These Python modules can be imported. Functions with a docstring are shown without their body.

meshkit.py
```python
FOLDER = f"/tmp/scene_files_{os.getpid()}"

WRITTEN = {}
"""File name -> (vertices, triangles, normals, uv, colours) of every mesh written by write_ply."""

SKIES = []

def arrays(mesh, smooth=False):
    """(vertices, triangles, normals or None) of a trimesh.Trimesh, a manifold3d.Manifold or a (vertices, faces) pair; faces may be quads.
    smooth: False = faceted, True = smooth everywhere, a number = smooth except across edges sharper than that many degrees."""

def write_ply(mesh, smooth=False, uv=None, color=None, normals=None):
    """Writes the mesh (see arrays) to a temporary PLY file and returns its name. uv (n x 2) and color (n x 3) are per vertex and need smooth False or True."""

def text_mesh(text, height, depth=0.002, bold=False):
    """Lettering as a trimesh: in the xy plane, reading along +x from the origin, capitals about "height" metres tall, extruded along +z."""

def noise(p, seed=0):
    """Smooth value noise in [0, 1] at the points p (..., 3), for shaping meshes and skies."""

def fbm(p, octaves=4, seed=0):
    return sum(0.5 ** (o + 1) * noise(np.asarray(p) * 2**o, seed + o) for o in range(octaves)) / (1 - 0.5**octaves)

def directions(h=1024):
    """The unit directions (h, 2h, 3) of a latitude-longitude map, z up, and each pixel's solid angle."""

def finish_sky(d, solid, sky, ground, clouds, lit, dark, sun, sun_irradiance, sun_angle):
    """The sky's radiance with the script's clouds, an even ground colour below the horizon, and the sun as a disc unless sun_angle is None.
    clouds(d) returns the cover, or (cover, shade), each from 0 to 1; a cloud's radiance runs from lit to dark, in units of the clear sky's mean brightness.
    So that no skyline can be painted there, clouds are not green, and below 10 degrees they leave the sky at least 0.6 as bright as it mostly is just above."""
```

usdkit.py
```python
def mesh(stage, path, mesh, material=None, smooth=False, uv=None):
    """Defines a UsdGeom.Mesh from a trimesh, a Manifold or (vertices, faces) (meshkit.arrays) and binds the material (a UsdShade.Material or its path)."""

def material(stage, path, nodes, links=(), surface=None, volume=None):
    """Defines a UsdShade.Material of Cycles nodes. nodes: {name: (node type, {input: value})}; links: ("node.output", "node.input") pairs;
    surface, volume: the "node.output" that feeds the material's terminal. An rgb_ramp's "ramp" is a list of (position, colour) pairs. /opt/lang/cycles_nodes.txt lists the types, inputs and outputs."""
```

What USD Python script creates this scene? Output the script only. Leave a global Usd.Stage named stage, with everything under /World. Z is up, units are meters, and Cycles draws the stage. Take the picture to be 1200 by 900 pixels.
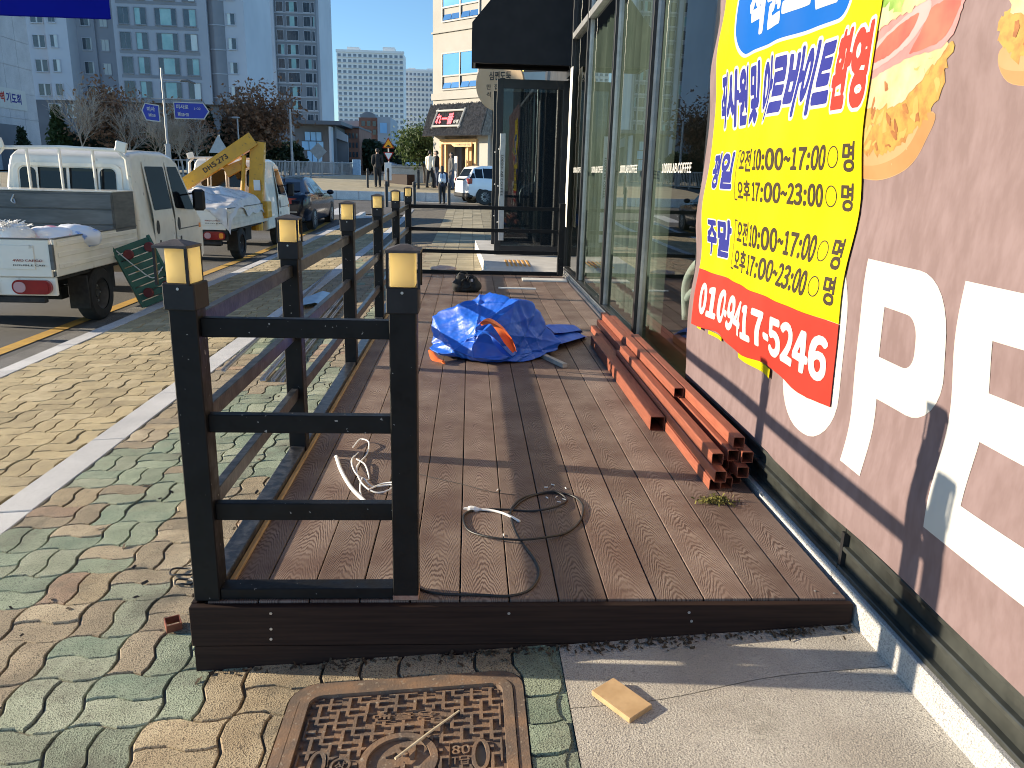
import math, random, glob
import numpy as np, trimesh, shapely, manifold3d
from shapely import affinity
from shapely.geometry import Polygon, LineString, Point, box as sbox
from shapely.ops import unary_union
import usdkit, meshkit
from pxr import Usd, UsdGeom, UsdShade, UsdLux, Gf, Sdf

stage = Usd.Stage.CreateInMemory()
UsdGeom.SetStageUpAxis(stage, 'Z')
UsdGeom.SetStageMetersPerUnit(stage, 1.0)
UsdGeom.Xform.Define(stage, '/World')
PI = math.pi

# ---------------------------------------------------------------- camera (deck surface is z = 0)
EYE = np.array([0, 0, 1.248])
F_PX, PITCH, YAW, ROLL = 911.7, 0.2645, 0.0583, 0.0265          # focal length for a 1200 px wide picture
_fw = np.array([math.sin(YAW) * math.cos(PITCH), math.cos(YAW) * math.cos(PITCH), -math.sin(PITCH)])
_r = np.array([math.cos(YAW), -math.sin(YAW), 0]); _u = np.cross(_r, _fw)
_R = _r * math.cos(ROLL) + _u * math.sin(ROLL); _U = _u * math.cos(ROLL) - _r * math.sin(ROLL)
cam = UsdGeom.Camera.Define(stage, '/World/camera')
cam.CreateHorizontalApertureAttr(36.0)
cam.CreateFocalLengthAttr(36.0 * F_PX / 1200)
cam.CreateClippingRangeAttr((0.05, 5000.0))
cam.AddTransformOp().Set(Gf.Matrix4d(*[float(v) for row in ([*_R, 0], [*_U, 0], [*(-_fw), 0], [*EYE, 1]) for v in row]))
cam.GetPrim().CreateAttribute('exposure', Sdf.ValueTypeNames.Float).Set(1.12)

# ---------------------------------------------------------------- sky and sun
SUN = np.array([-0.955, 0.172, 0.25]); SUN = SUN / np.linalg.norm(SUN)
SUN_ELEV = math.asin(SUN[2]); SUN_ROT = math.atan2(SUN[0], SUN[1])
sky_m = usdkit.material(stage, '/World/Looks/sky', {
    't': ('sky_texture', {'sky_type': 'single_scattering', 'sun_disc': False, 'sun_elevation': SUN_ELEV, 'sun_rotation': SUN_ROT, 'air_density': 1.0, 'aerosol_density': 0.3, 'ozone_density': 1.6}),
    'c': ('mix_color', {'blend_type': 'multiply', 'fac': 1.0, 'b': (.86, 1.16, 1.50), 'use_clamp': False}),
    'b': ('background_shader', {'strength': 0.07})}, [('t.color', 'c.a'), ('c.result', 'b.color')], surface='b.background')
dome = UsdLux.DomeLight.Define(stage, '/World/sky')
UsdShade.MaterialBindingAPI.Apply(dome.GetPrim()).Bind(sky_m)
dome.GetPrim().SetCustomDataByKey('kind', 'structure')
sun = UsdLux.DistantLight.Define(stage, '/World/sun')
sun.CreateNormalizeAttr(True); sun.CreateIntensityAttr(1.25); sun.CreateAngleAttr(0.5); sun.CreateColorAttr(Gf.Vec3f(1.0, 0.86, 0.66))
_x = np.cross([0, 0, 1], SUN); _x /= np.linalg.norm(_x); _y = np.cross(SUN, _x)
sun.AddTransformOp().Set(Gf.Matrix4d(*[float(v) for row in ([*_x, 0], [*_y, 0], [*SUN, 0], [0, 0, 60, 1]) for v in row]))

# ---------------------------------------------------------------- helpers: placing
def at(px, py, Y):
    """the point seen at a pixel of the 1200 x 900 photograph, at depth y = Y"""
    d = (px - 600) * _R / F_PX - (py - 450) * _U / F_PX + _fw
    return EYE + d * (Y / d[1])

def at_z(px, py, z):
    d = (px - 600) * _R / F_PX - (py - 450) * _U / F_PX + _fw
    return EYE + d * ((z - EYE[2]) / d[2])

def at_x(px, py, x):
    d = (px - 600) * _R / F_PX - (py - 450) * _U / F_PX + _fw
    return EYE + d * (x / d[0])

def P(y):                                                        # the street rises past the crossing
    return np.interp(y, [18, 24, 30, 36, 42, 50, 70, 140], [0, .07, .27, .47, .77, .95, 1.1, 1.2])

def S(x, y):                                                     # pavement level
    x = np.asarray(x, float); y = np.asarray(y, float)
    return P(y) - .22 + np.where(x < -.8, .07 * (x + .8), np.interp(y, [2.1, 10], [.0735, .02]) * (x + .8))

def R(y): return P(y) - .57                                      # road level

_count = {}
def numbered(parent, name):
    k = (parent, name); n = _count.get(k, 0); _count[k] = n + 1
    return f'{parent}/{name}' + (f'_{n:03d}' if n else '')

def tag(p, label=None, cat=None, group=None, kind=None):
    for k, v in (('label', label), ('category', cat), ('group', group), ('kind', kind)):
        if v: p.SetCustomDataByKey(k, v)
    return p

def put(name, mesh, mat, parent=None, smooth=False, label=None, cat=None, group=None, kind=None):
    """ONE mesh prim: a part under its parent, or a top-level thing"""
    path = numbered(str(parent.GetPath()) if parent else '/World', name)
    m = usdkit.mesh(stage, path, mesh, MATS[mat], smooth=smooth)
    return tag(m.GetPrim(), label, cat, group, kind)

def thing(name, label=None, cat=None, loc=(0, 0, 0), rot=0, group=None, kind=None, scale=None):
    x = UsdGeom.Xform.Define(stage, numbered('/World', name))
    x.AddTranslateOp().Set(Gf.Vec3d(*map(float, loc))); x.AddRotateZOp().Set(float(math.degrees(rot)))
    if scale: x.AddScaleOp().Set(Gf.Vec3f(*map(float, (scale,) * 3 if np.ndim(scale) == 0 else scale)))
    return tag(x.GetPrim(), label, cat, group, kind)

def dup(src, loc, rot=0, label=None, group=None, scale=None):
    was = src.GetCustomData()
    r = thing(src.GetName().rstrip('0123456789').rstrip('_'), label or was.get('label'), was.get('category'), loc, rot, group or was.get('group'), scale=scale)
    r.GetReferences().AddInternalReference(src.GetPath()); r.SetInstanceable(True)
    return r

# ---------------------------------------------------------------- helpers: shapes
T3 = trimesh.Trimesh
def cat(*ms):
    ms = [m for m in (ms[0] if len(ms) == 1 and isinstance(ms[0], (list, tuple)) else ms)]
    vs, fs, n = [], [], 0
    for m in ms:
        vs.append(m.vertices); fs.append(m.faces + n); n += len(m.vertices)
    return T3(np.vstack(vs), np.vstack(fs), process=False)

_BEVF = None
_BOXF = np.array([[0, 2, 1], [1, 2, 3], [4, 5, 6], [5, 7, 6], [0, 1, 4], [1, 5, 4], [2, 6, 3], [3, 6, 7], [0, 4, 2], [2, 4, 6], [1, 3, 5], [3, 7, 5]])
def bx(x0, x1, y0, y1, z0, z1, b=0):
    lo, hi = np.array([x0, y0, z0], float), np.array([x1, y1, z1], float)
    if not b:
        v = np.array([[(lo, hi)[i >> 2 & 1][0], (lo, hi)[i >> 1 & 1][1], (lo, hi)[i & 1][2]] for i in range(8)])
        m = T3(v, _BOXF, process=False)
        if m.volume < 0: m.invert()
        return m
    b = min(b, *(0.49 * (hi - lo)))
    pts = []
    for sx in (0, 1):
        for sy in (0, 1):
            for sz in (0, 1):
                c = np.where([sx, sy, sz], hi, lo); s = np.where([sx, sy, sz], -b, b)
                for ax in range(3):
                    q = c + s; q[ax] = c[ax]; pts.append(q)
    global _BEVF
    v = np.array(pts)
    if _BEVF is None:
        h = trimesh.Trimesh(np.array([[(-1, 1)[i >> 2 & 1] * (1 if ax == 0 else .8), (-1, 1)[i >> 1 & 1] * (1 if ax == 1 else .8), (-1, 1)[i & 1] * (1 if ax == 2 else .8)] for i in range(8) for ax in range(3)]), process=False)
        from scipy.spatial import ConvexHull
        H = ConvexHull(h.vertices); f = H.simplices.copy(); c = h.vertices[f]; n = np.cross(c[:, 1] - c[:, 0], c[:, 2] - c[:, 0]); f[(n * H.equations[:, :3]).sum(1) < 0] = f[(n * H.equations[:, :3]).sum(1) < 0][:, ::-1]; _BEVF = f
    return T3(v, _BEVF, process=False)

def cbx(c, sx, sy, sz, b=0): return bx(c[0] - sx / 2, c[0] + sx / 2, c[1] - sy / 2, c[1] + sy / 2, c[2] - sz / 2, c[2] + sz / 2, b)

def tube(pts, r, n=8, caps=True):
    p = np.asarray(pts, float); r = np.broadcast_to(np.asarray(r, float), (len(p),))
    t = np.gradient(p, axis=0); t /= np.linalg.norm(t, axis=1, keepdims=True) + 1e-12
    a = np.cross(t[0], [0, 0, 1] if abs(t[0][2]) < .9 else [1, 0, 0]); a /= np.linalg.norm(a)
    fr = []
    for k in range(len(p)):
        a = a - t[k] * (a @ t[k]); a /= np.linalg.norm(a) + 1e-12; fr.append((a, np.cross(t[k], a)))
    ang = np.arange(n) * 2 * PI / n
    v = np.vstack([p[k] + r[k] * (np.cos(ang)[:, None] * fr[k][0] + np.sin(ang)[:, None] * fr[k][1]) for k in range(len(p))])
    f = []
    for k in range(len(p) - 1):
        for i in range(n):
            A, B = k * n + i, k * n + (i + 1) % n
            f += [[A, B, B + n], [A, B + n, A + n]]
    if caps:
        f += [[0, i + 1, i] for i in range(1, n - 1)]
        o = (len(p) - 1) * n; f += [[o, o + i, o + i + 1] for i in range(1, n - 1)]
    return T3(v, np.array(f), process=False)

def cyl(p0, p1, r0, r1=None, n=12): return tube([p0, p1], [r0, r0 if r1 is None else r1], n)

def spline(pts, n=8):
    p = np.asarray(pts, float); q = np.vstack([2 * p[0] - p[1], p, 2 * p[-1] - p[-2]]); out = []
    for i in range(1, len(q) - 2):
        for t in np.linspace(0, 1, n, endpoint=False):
            a, b, c, d = q[i - 1:i + 3]
            out.append(.5 * (2 * b + (c - a) * t + (2 * a - 5 * b + 4 * c - d) * t * t + (3 * b - a - 3 * c + d) * t ** 3))
    return np.array(out + [p[-1]])

def fixed(m):
    if m.volume < 0: m.invert()
    return m

AXES = {'xy': lambda u, v, w: (u, v, w), 'xz': lambda u, v, w: (u, w, v), 'yz': lambda u, v, w: (w, u, v)}
def prism(poly, w0, w1, plane='xy'):
    """a 2D polygon (shapely or points) in the named plane, extruded along the third axis from w0 to w1"""
    if not hasattr(poly, 'geom_type'): poly = Polygon(poly)
    out = []
    for g in getattr(poly, 'geoms', [poly]):
        if g.is_empty or g.area < 1e-9: continue
        m = trimesh.creation.extrude_polygon(g.buffer(0), w1 - w0, engine='earcut')
        u, v, w = m.vertices.T
        out.append(fixed(T3(np.stack(AXES[plane](u, v, w + w0), 1), m.faces, process=False)))
    return cat(out)

def sheet(poly, fn, edge=None, thick=0, back=None):
    """a flat shape laid on a surface, cut into cells of size EDGE: fn maps (n,2) to (n,3); thick > 0 adds a back and rim along BACK (a unit vector)"""
    out = []
    for g in getattr(poly, 'geoms', [poly]):
        if g.geom_type != 'Polygon' or g.is_empty or g.area < 1e-10: continue
        g = g.buffer(0)
        if edge:
            x0, y0, x1, y1 = g.bounds; gx, gy = np.arange(math.floor(x0 / edge), math.ceil(x1 / edge)) * edge, np.arange(math.floor(y0 / edge), math.ceil(y1 / edge)) * edge
            GX, GY = [q.ravel() for q in np.meshgrid(gx, gy)]; cells = shapely.box(GX, GY, GX + edge, GY + edge); shapely.prepare(g)
            hit = shapely.intersects(g, cells); full = shapely.contains(g, cells); vs, fs, n = [], [], 0
            if full.any():
                a, b = GX[full], GY[full]; k = np.arange(len(a)) * 4
                vs.append(np.stack([np.c_[a, b], np.c_[a + edge, b], np.c_[a + edge, b + edge], np.c_[a, b + edge]], 1).reshape(-1, 2)); fs.append(np.vstack([np.c_[k, k + 1, k + 2], np.c_[k, k + 2, k + 3]])); n = len(vs[0])
            for c in shapely.intersection(g, cells[hit & ~full]):
                for q in getattr(c, 'geoms', [c]):
                    if q.geom_type == 'Polygon' and q.area > 1e-11:
                        v, f = trimesh.creation.triangulate_polygon(q, engine='earcut'); vs.append(v); fs.append(f + n); n += len(v)
            v, f = np.vstack(vs), np.vstack(fs)
        else: v, f = trimesh.creation.triangulate_polygon(g, engine='earcut')
        v = np.round(v, 7); v, inv = np.unique(v, axis=0, return_inverse=True); f = inv.ravel()[f]
        f = f[(f[:, 0] != f[:, 1]) & (f[:, 1] != f[:, 2]) & (f[:, 0] != f[:, 2])]
        c = v[f]; cr_ = (c[:, 1, 0] - c[:, 0, 0]) * (c[:, 2, 1] - c[:, 0, 1]) - (c[:, 1, 1] - c[:, 0, 1]) * (c[:, 2, 0] - c[:, 0, 0]); f[cr_ < 0] = f[cr_ < 0][:, ::-1]
        top = fn(v)
        if thick:
            bot = top + np.asarray(back) * thick; n = len(top); fs = [f, f[:, ::-1] + n]
            e = np.vstack([f[:, [0, 1]], f[:, [1, 2]], f[:, [2, 0]]]); k = np.sort(e, 1); _, idx, cnt = np.unique(k, axis=0, return_index=True, return_counts=True)
            for a, b in e[idx[cnt == 1]]: fs.append(np.array([[a, a + n, b], [b, a + n, b + n]]))
            out.append(T3(np.vstack([top, bot]), np.vstack(fs), process=False))
        else: out.append(T3(top, f, process=False))
    return cat(out)

def grid(xs, ys, fn):
    """a height sheet over a grid"""
    X, Y = np.meshgrid(xs, ys, indexing='ij'); v = np.stack([X.ravel(), Y.ravel(), np.asarray(fn(X, Y) + 0 * X).ravel()], 1)
    n, m = len(xs), len(ys); i, j = np.meshgrid(np.arange(n - 1), np.arange(m - 1), indexing='ij'); a = (i * m + j).ravel()
    return T3(v, np.vstack([np.c_[a, a + m, a + m + 1], np.c_[a, a + m + 1, a + 1]]), process=False)

def lathe(profile, n=24, axis='z', c=(0, 0, 0)):
    """profile: (radius, height) pairs"""
    m = fixed(trimesh.creation.revolve(np.array(profile, float), sections=n)); v = np.array(m.vertices)
    if axis == 'x': v = v[:, [2, 0, 1]]
    if axis == 'y': v = v[:, [1, 2, 0]]
    return T3(v + np.asarray(c), m.faces, process=False)

def ball(c, r, sub=2):
    m = trimesh.creation.icosphere(subdivisions=sub); return T3(m.vertices * np.asarray(r) + np.asarray(c), m.faces, process=False)

def moved(m, loc=(0, 0, 0), rz=0, rx=0, ry=0, about=(0, 0, 0)):
    A = trimesh.transformations.euler_matrix(rx, ry, rz); A[:3, 3] = np.asarray(loc) + about - A[:3, :3] @ np.asarray(about)
    return T3(trimesh.transform_points(m.vertices, A), m.faces, process=False)

def quad(a, b, c, d): return T3(np.array([a, b, c, d], float), np.array([[0, 1, 2], [0, 2, 3]]), process=False)

def limb(chains, fine=.03, smooth=8):
    """one continuous body: hulls of the spheres at the ends of each bone, joined and smoothed. chains: lists of (x, y, z, r)"""
    parts = []
    for ch in chains:
        for a, b in zip(ch[:-1], ch[1:]):
            sp = [manifold3d.Manifold.sphere(q[3], 12).translate([float(v) for v in q[:3]]) for q in (a, b)]
            parts.append(manifold3d.Manifold.batch_hull(sp))
    m = manifold3d.Manifold.batch_boolean(parts, manifold3d.OpType.Add).refine_to_length(fine).to_mesh()
    t = T3(np.array(m.vert_properties[:, :3]), np.array(m.tri_verts)); t.merge_vertices()
    trimesh.smoothing.filter_taubin(t, iterations=smooth)
    return t

_FONT = {}
def text_geom(text, h, stroke=0, gap=0, font='Noto Sans CJK Regular'):
    """lettering as a shapely shape: reads along +x from 0, capitals about h tall, baseline at 0"""
    from PIL import Image, ImageDraw, ImageFont
    if font not in _FONT: _FONT[font] = ImageFont.truetype(glob.glob(f'/opt/blender-*/*/datafiles/fonts/{font}.woff2')[0], 96)
    f = _FONT[font]; shapes, x = [], 0
    for ch in text:
        w = f.getlength(ch)
        if ch != ' ':
            x0, y0, x1, y1 = f.getbbox(ch, anchor='ls')
            im = Image.new('L', (x1 - x0 + 40, y1 - y0 + 40)); ImageDraw.Draw(im).text((20 - x0, 20 - y0), ch, 255, font=f, anchor='ls')
            on = np.pad(np.asarray(im) > 127, ((0, 0), (1, 1))).astype(np.int8)
            r, a = np.nonzero(np.diff(on, axis=1) == 1); b = np.nonzero(np.diff(on, axis=1) == -1)[1]
            g = shapely.union_all(shapely.box(a, -r - 1, b, -r)).buffer(.6 + stroke).buffer(-.6).simplify(.8)
            shapes.append(affinity.translate(g, x + x0 - 20, 20 - y0))
        x += w + gap
    s = h / 70.0
    return affinity.scale(unary_union(shapes), s, s, origin=(0, 0))

def fit_text(text, x0, x1, y0, y1, **k):
    """lettering stretched to fill a box"""
    g = text_geom(text, 1, **k); a, b, c, d = g.bounds
    g = affinity.translate(g, -a, -b)
    return affinity.translate(affinity.scale(g, (x1 - x0) / (c - a), (y1 - y0) / (d - b), origin=(0, 0)), x0, y0)

# ---------------------------------------------------------------- helpers: materials
MATS = {}
def M(name, c, c2=None, stain=None, tscale=2.0, tlo=.56, thi=.70, rough=.6, scale=4, detail=5, lo=.35, hi=.65, metal=0, spec=.5, coat=0, bump=0, bscale=60, speck=None, sscale=250, slo=.6, shi=.66, world=False, rvar=0, emit=0, stretch=(1, 1, 1), rand=0, trans=0):
    n = {'p': ('principled_bsdf', {'roughness': rough, 'metallic': metal, 'specular_ior_level': spec, 'coat_weight': coat, 'base_color': c}),
         'g': ('geometry', {}) if world else ('texture_coordinate', {}), 'm': ('mapping', {'scale': stretch})}
    src = 'g.position' if world else 'g.object'; L = [(src, 'm.vector')]; out = None
    if c2 is not None:
        n['n'] = ('noise_texture', {'scale': scale, 'detail': detail, 'roughness': .6})
        n['r'] = ('rgb_ramp', {'ramp': [(lo, c), (hi, c2)]}); L += [('m.vector', 'n.vector'), ('n.fac', 'r.fac')]; out = 'r.color'
    if speck is not None:
        n['sn'] = ('noise_texture', {'scale': sscale, 'detail': 2}); n['sr'] = ('rgb_ramp', {'ramp': [(slo, (0, 0, 0)), (shi, (1, 1, 1))]})
        n['sm'] = ('mix_color', {'a': c, 'b': speck}); L += [('m.vector', 'sn.vector'), ('sn.fac', 'sr.fac'), ('sr.color', 'sm.fac')]
        if out: L.append((out, 'sm.a'))
        out = 'sm.result'
    if stain is not None:
        n['tn'] = ('noise_texture', {'scale': tscale, 'detail': 7, 'roughness': .68}); n['tr_'] = ('rgb_ramp', {'ramp': [(tlo, (0, 0, 0)), (thi, (.8, .8, .8))]})
        n['tm'] = ('mix_color', {'a': c, 'b': stain}); L += [('m.vector', 'tn.vector'), ('tn.fac', 'tr_.fac'), ('tr_.color', 'tm.fac')]
        if out: L.append((out, 'tm.a'))
        out = 'tm.result'
    if rand:
        n['oi'] = ('object_info', {}); n['mr'] = ('map_range', {'to_min': 1 - rand, 'to_max': 1 + rand}); n['hv'] = ('hsv', {'color': c})
        L += [('oi.random', 'mr.value'), ('mr.result', 'hv.value')]
        if out: L.append((out, 'hv.color'))
        out = 'hv.color'
    if out: L.append((out, 'p.base_color'))
    if rvar:
        n['rn'] = ('noise_texture', {'scale': scale * 2.3, 'detail': 4}); n['rr'] = ('map_range', {'from_min': .3, 'from_max': .7, 'to_min': max(.02, rough - rvar), 'to_max': min(1, rough + rvar), 'clamp': True})
        L += [('m.vector', 'rn.vector'), ('rn.fac', 'rr.value'), ('rr.result', 'p.roughness')]
    if bump:
        n['bn'] = ('noise_texture', {'scale': bscale, 'detail': 4}); n['b'] = ('bump', {'strength': 1.0, 'distance': bump})
        L += [('m.vector', 'bn.vector'), ('bn.fac', 'b.height'), ('b.normal', 'p.normal')]
    if emit: n['p'][1].update({'emission_color': c, 'emission_strength': emit})
    surf = 'p.BSDF'
    if trans:
        n['tr'] = ('translucent_bsdf', {'color': c}); n['mx'] = ('mix_closure', {'fac': trans}); L += [('p.BSDF', 'mx.closure1'), ('tr.BSDF', 'mx.closure2')]
        if out: L.append((out, 'tr.color'))
        surf = 'mx.closure'
    MATS[name] = usdkit.material(stage, f'/World/Looks/{name}', n, L, surface=surf)

def glass(name, tint=(.8, .86, .84), body=None, amount=0., rough=0.0, ior=1.5):
    n = {'t': ('transparent_bsdf', {'color': tint}), 'g': ('glossy_bsdf', {'color': (1, 1, 1), 'roughness': rough}), 'f': ('fresnel', {'IOR': ior}), 'm': ('mix_closure', {})}
    L = [('f.fac', 'm.fac'), ('g.BSDF', 'm.closure2')]
    if body:
        n['d'] = ('diffuse_bsdf', {'color': body}); n['m2'] = ('mix_closure', {'fac': amount})
        L += [('t.BSDF', 'm2.closure1'), ('d.BSDF', 'm2.closure2'), ('m2.closure', 'm.closure1')]
    else: L.append(('t.BSDF', 'm.closure1'))
    MATS[name] = usdkit.material(stage, f'/World/Looks/{name}', n, L, surface='m.closure')

# --- the deck boards: embossed cathedral grain, one pattern per board
def board_material():
    n = {'g': ('geometry', {}), 's': ('separate_xyz', {}), 'ox': ('math', {'math_type': 'add', 'value2': .018 + 1.5}), 'dx': ('math', {'math_type': 'divide', 'value2': .15}),
         'fr': ('math', {'math_type': 'fraction'}), 'fl': ('math', {'math_type': 'floor'}), 'ce': ('math', {'math_type': 'subtract', 'value2': .5}), 'sq': ('math', {'math_type': 'power', 'value2': 2.0}), 'ab': ('math', {'math_type': 'absolute'}),
         'wn': ('white_noise_texture', {'dimensions': '1D'}), 'k': ('math', {'math_type': 'multiply', 'value2': 46.0}),
         'yy': ('math', {'math_type': 'multiply', 'value2': 30.0}), 'wy': ('math', {'math_type': 'multiply', 'value2': 40.0}),
         'a1': ('math', {'math_type': 'add'}), 'a2': ('math', {'math_type': 'add'}), 'a3': ('math', {'math_type': 'add'}),
         'mp': ('mapping', {'scale': (30, 4.5, 1)}), 'nz': ('noise_texture', {'scale': 1, 'detail': 3}), 'nm': ('math', {'math_type': 'multiply', 'value2': 5.0}),
         'tp': ('math', {'math_type': 'multiply', 'value2': 2 * PI}), 'si': ('math', {'math_type': 'sine'}), 'h0': ('map_range', {'from_min': -1, 'from_max': .6, 'clamp': True}), 'wr': ('noise_texture', {'scale': 7.0, 'detail': 5, 'roughness': .7}), 'wm': ('map_range', {'from_min': .36, 'from_max': .62, 'to_min': .25, 'to_max': 1.0, 'clamp': True}), 'h': ('mix_float', {'a': .62}),
         'dn': ('noise_texture', {'scale': 3.1, 'detail': 6, 'roughness': .65}), 'dr': ('rgb_ramp', {'ramp': [(.36, (0, 0, 0)), (.70, (1, 1, 1))]}),
         'bc': ('rgb_ramp', {'ramp': [(0, (.062, .035, .026)), (.45, (.103, .062, .047)), (1, (.146, .096, .074))]}),
         'du': ('mix_color', {'b': (.315, .252, .205)}), 'df': ('math', {'math_type': 'multiply'}), 'df2': ('math', {'math_type': 'multiply', 'value2': .85}), 'hv': ('hsv', {}), 'hm': ('map_range', {'to_min': .72, 'to_max': 1.25}), 'wn2': ('white_noise_texture', {'dimensions': '1D'}),
         'bu': ('bump', {'strength': 1.0, 'distance': .0007}), 'p': ('principled_bsdf', {'roughness': .62, 'specular_ior_level': .35})}
    L = [('g.position', 's.vector'), ('s.x', 'ox.value1'), ('ox.value', 'dx.value1'), ('dx.value', 'fr.value1'), ('dx.value', 'fl.value1'), ('fr.value', 'ce.value1'), ('ce.value', 'ab.value1'), ('ab.value', 'sq.value1'),
         ('fl.value', 'wn.w'), ('sq.value', 'k.value1'), ('s.y', 'yy.value1'), ('wn.value', 'wy.value1'), ('yy.value', 'a1.value1'), ('wy.value', 'a1.value2'), ('a1.value', 'a2.value1'), ('k.value', 'a2.value2'),
         ('g.position', 'mp.vector'), ('mp.vector', 'nz.vector'), ('nz.fac', 'nm.value1'), ('a2.value', 'a3.value1'), ('nm.value', 'a3.value2'), ('a3.value', 'tp.value1'), ('tp.value', 'si.value1'), ('si.value', 'h0.value'), ('h0.result', 'h.b'), ('g.position', 'wr.vector'), ('wr.fac', 'wm.value'), ('wm.result', 'h.fac'),
         ('g.position', 'dn.vector'), ('dn.fac', 'dr.fac'), ('h.result', 'bc.fac'), ('bc.color', 'du.a'), ('h.result', 'df.value1'), ('dr.color', 'df.value2'), ('df.value', 'df2.value1'), ('df2.value', 'du.fac'), ('du.result', 'hv.color'),
         ('fl.value', 'wn2.w'), ('wn2.value', 'hm.value'), ('hm.result', 'hv.value'), ('hv.color', 'p.base_color'), ('h.result', 'bu.height'), ('bu.normal', 'p.normal')]
    MATS['deck_board'] = usdkit.material(stage, '/World/Looks/deck_board', n, L, surface='p.BSDF')
board_material()

M('asphalt', (.062, .06, .058), (.10, .097, .092), rough=.9, scale=1.2, speck=(.2, .195, .185), sscale=160, slo=.56, shi=.64, bump=.002, bscale=180, world=True)
M('gutter', (.16, .155, .145), (.24, .23, .215), rough=.9, scale=5, speck=(.05, .048, .045), sscale=90, slo=.5, shi=.56, bump=.004, bscale=90, world=True)
M('earth', (.09, .08, .06), (.16, .14, .11), rough=.95, scale=.3, world=True)
M('sand', (.085, .075, .058), (.16, .14, .105), rough=.95, scale=9, world=True)
for i, (a, b) in enumerate([((0.206, 0.250, 0.172), (0.301, 0.342, 0.242)), ((0.246, 0.274, 0.189), (0.346, 0.366, 0.265)), ((0.166, 0.221, 0.156), (0.267, 0.313, 0.224)), ((0.288, 0.232, 0.153), (0.426, 0.350, 0.236)), ((0.248, 0.198, 0.131), (0.369, 0.299, 0.200)), ((0.311, 0.237, 0.142), (0.461, 0.373, 0.236)), ((0.288, 0.192, 0.126), (0.392, 0.282, 0.194))]):
    M(f'paver{i}', a, b, rough=.9, scale=7, speck=tuple(v * .35 for v in a), sscale=230, slo=.53, shi=.62, bump=.0035, bscale=230, world=True, rand=.16, stain=(.105, .095, .07), tscale=3.3, tlo=.52, thi=.72)
for i, (a, b) in enumerate([((.35, .275, .15), (.46, .37, .21)), ((.30, .235, .13), (.42, .34, .19)), ((.39, .31, .175), (.50, .41, .25))]):
    M(f'yellow_paver{i}', a, b, rough=.9, scale=6, speck=tuple(v * .45 for v in a), sscale=200, slo=.56, shi=.66, bump=.003, bscale=200, world=True, rand=.14, stain=(.20, .16, .10), tscale=1.7, tlo=.54, thi=.75)
M('far_tile', (.30, .255, .16), (.40, .345, .225), rough=.85, scale=2, bump=.002, bscale=120, world=True, rand=.2)
M('granite', (.42, .41, .39), (.55, .54, .51), rough=.75, scale=2, speck=(.17, .17, .17), sscale=330, slo=.52, shi=.58, bump=.0015, bscale=300, world=True, rand=.1)
M('granite_band', (.46, .455, .45), (.60, .59, .575), rough=.8, scale=3, speck=(.22, .22, .22), sscale=330, slo=.55, shi=.63, bump=.0015, bscale=300, world=True, rand=.08)
M('slab', (.37, .335, .275), (.50, .465, .395), rough=.85, scale=2.6, detail=8, lo=.38, hi=.62, speck=(.19, .175, .155), sscale=330, slo=.5, shi=.60, bump=.003, bscale=200, world=True, stain=(.13, .12, .085), tscale=2.4, tlo=.56, thi=.74)
M('white_line', (.62, .62, .60), (.45, .45, .44), rough=.8, scale=6, world=True)
M('yellow_line', (.62, .36, .055), (.44, .26, .06), rough=.8, scale=7, world=True)
M('fascia', (.017, .0085, .0065), (.032, .017, .012), spec=.2, rough=.7, scale=3, stretch=(1, 8, 30), bump=.0006, bscale=8, world=True)
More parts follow.
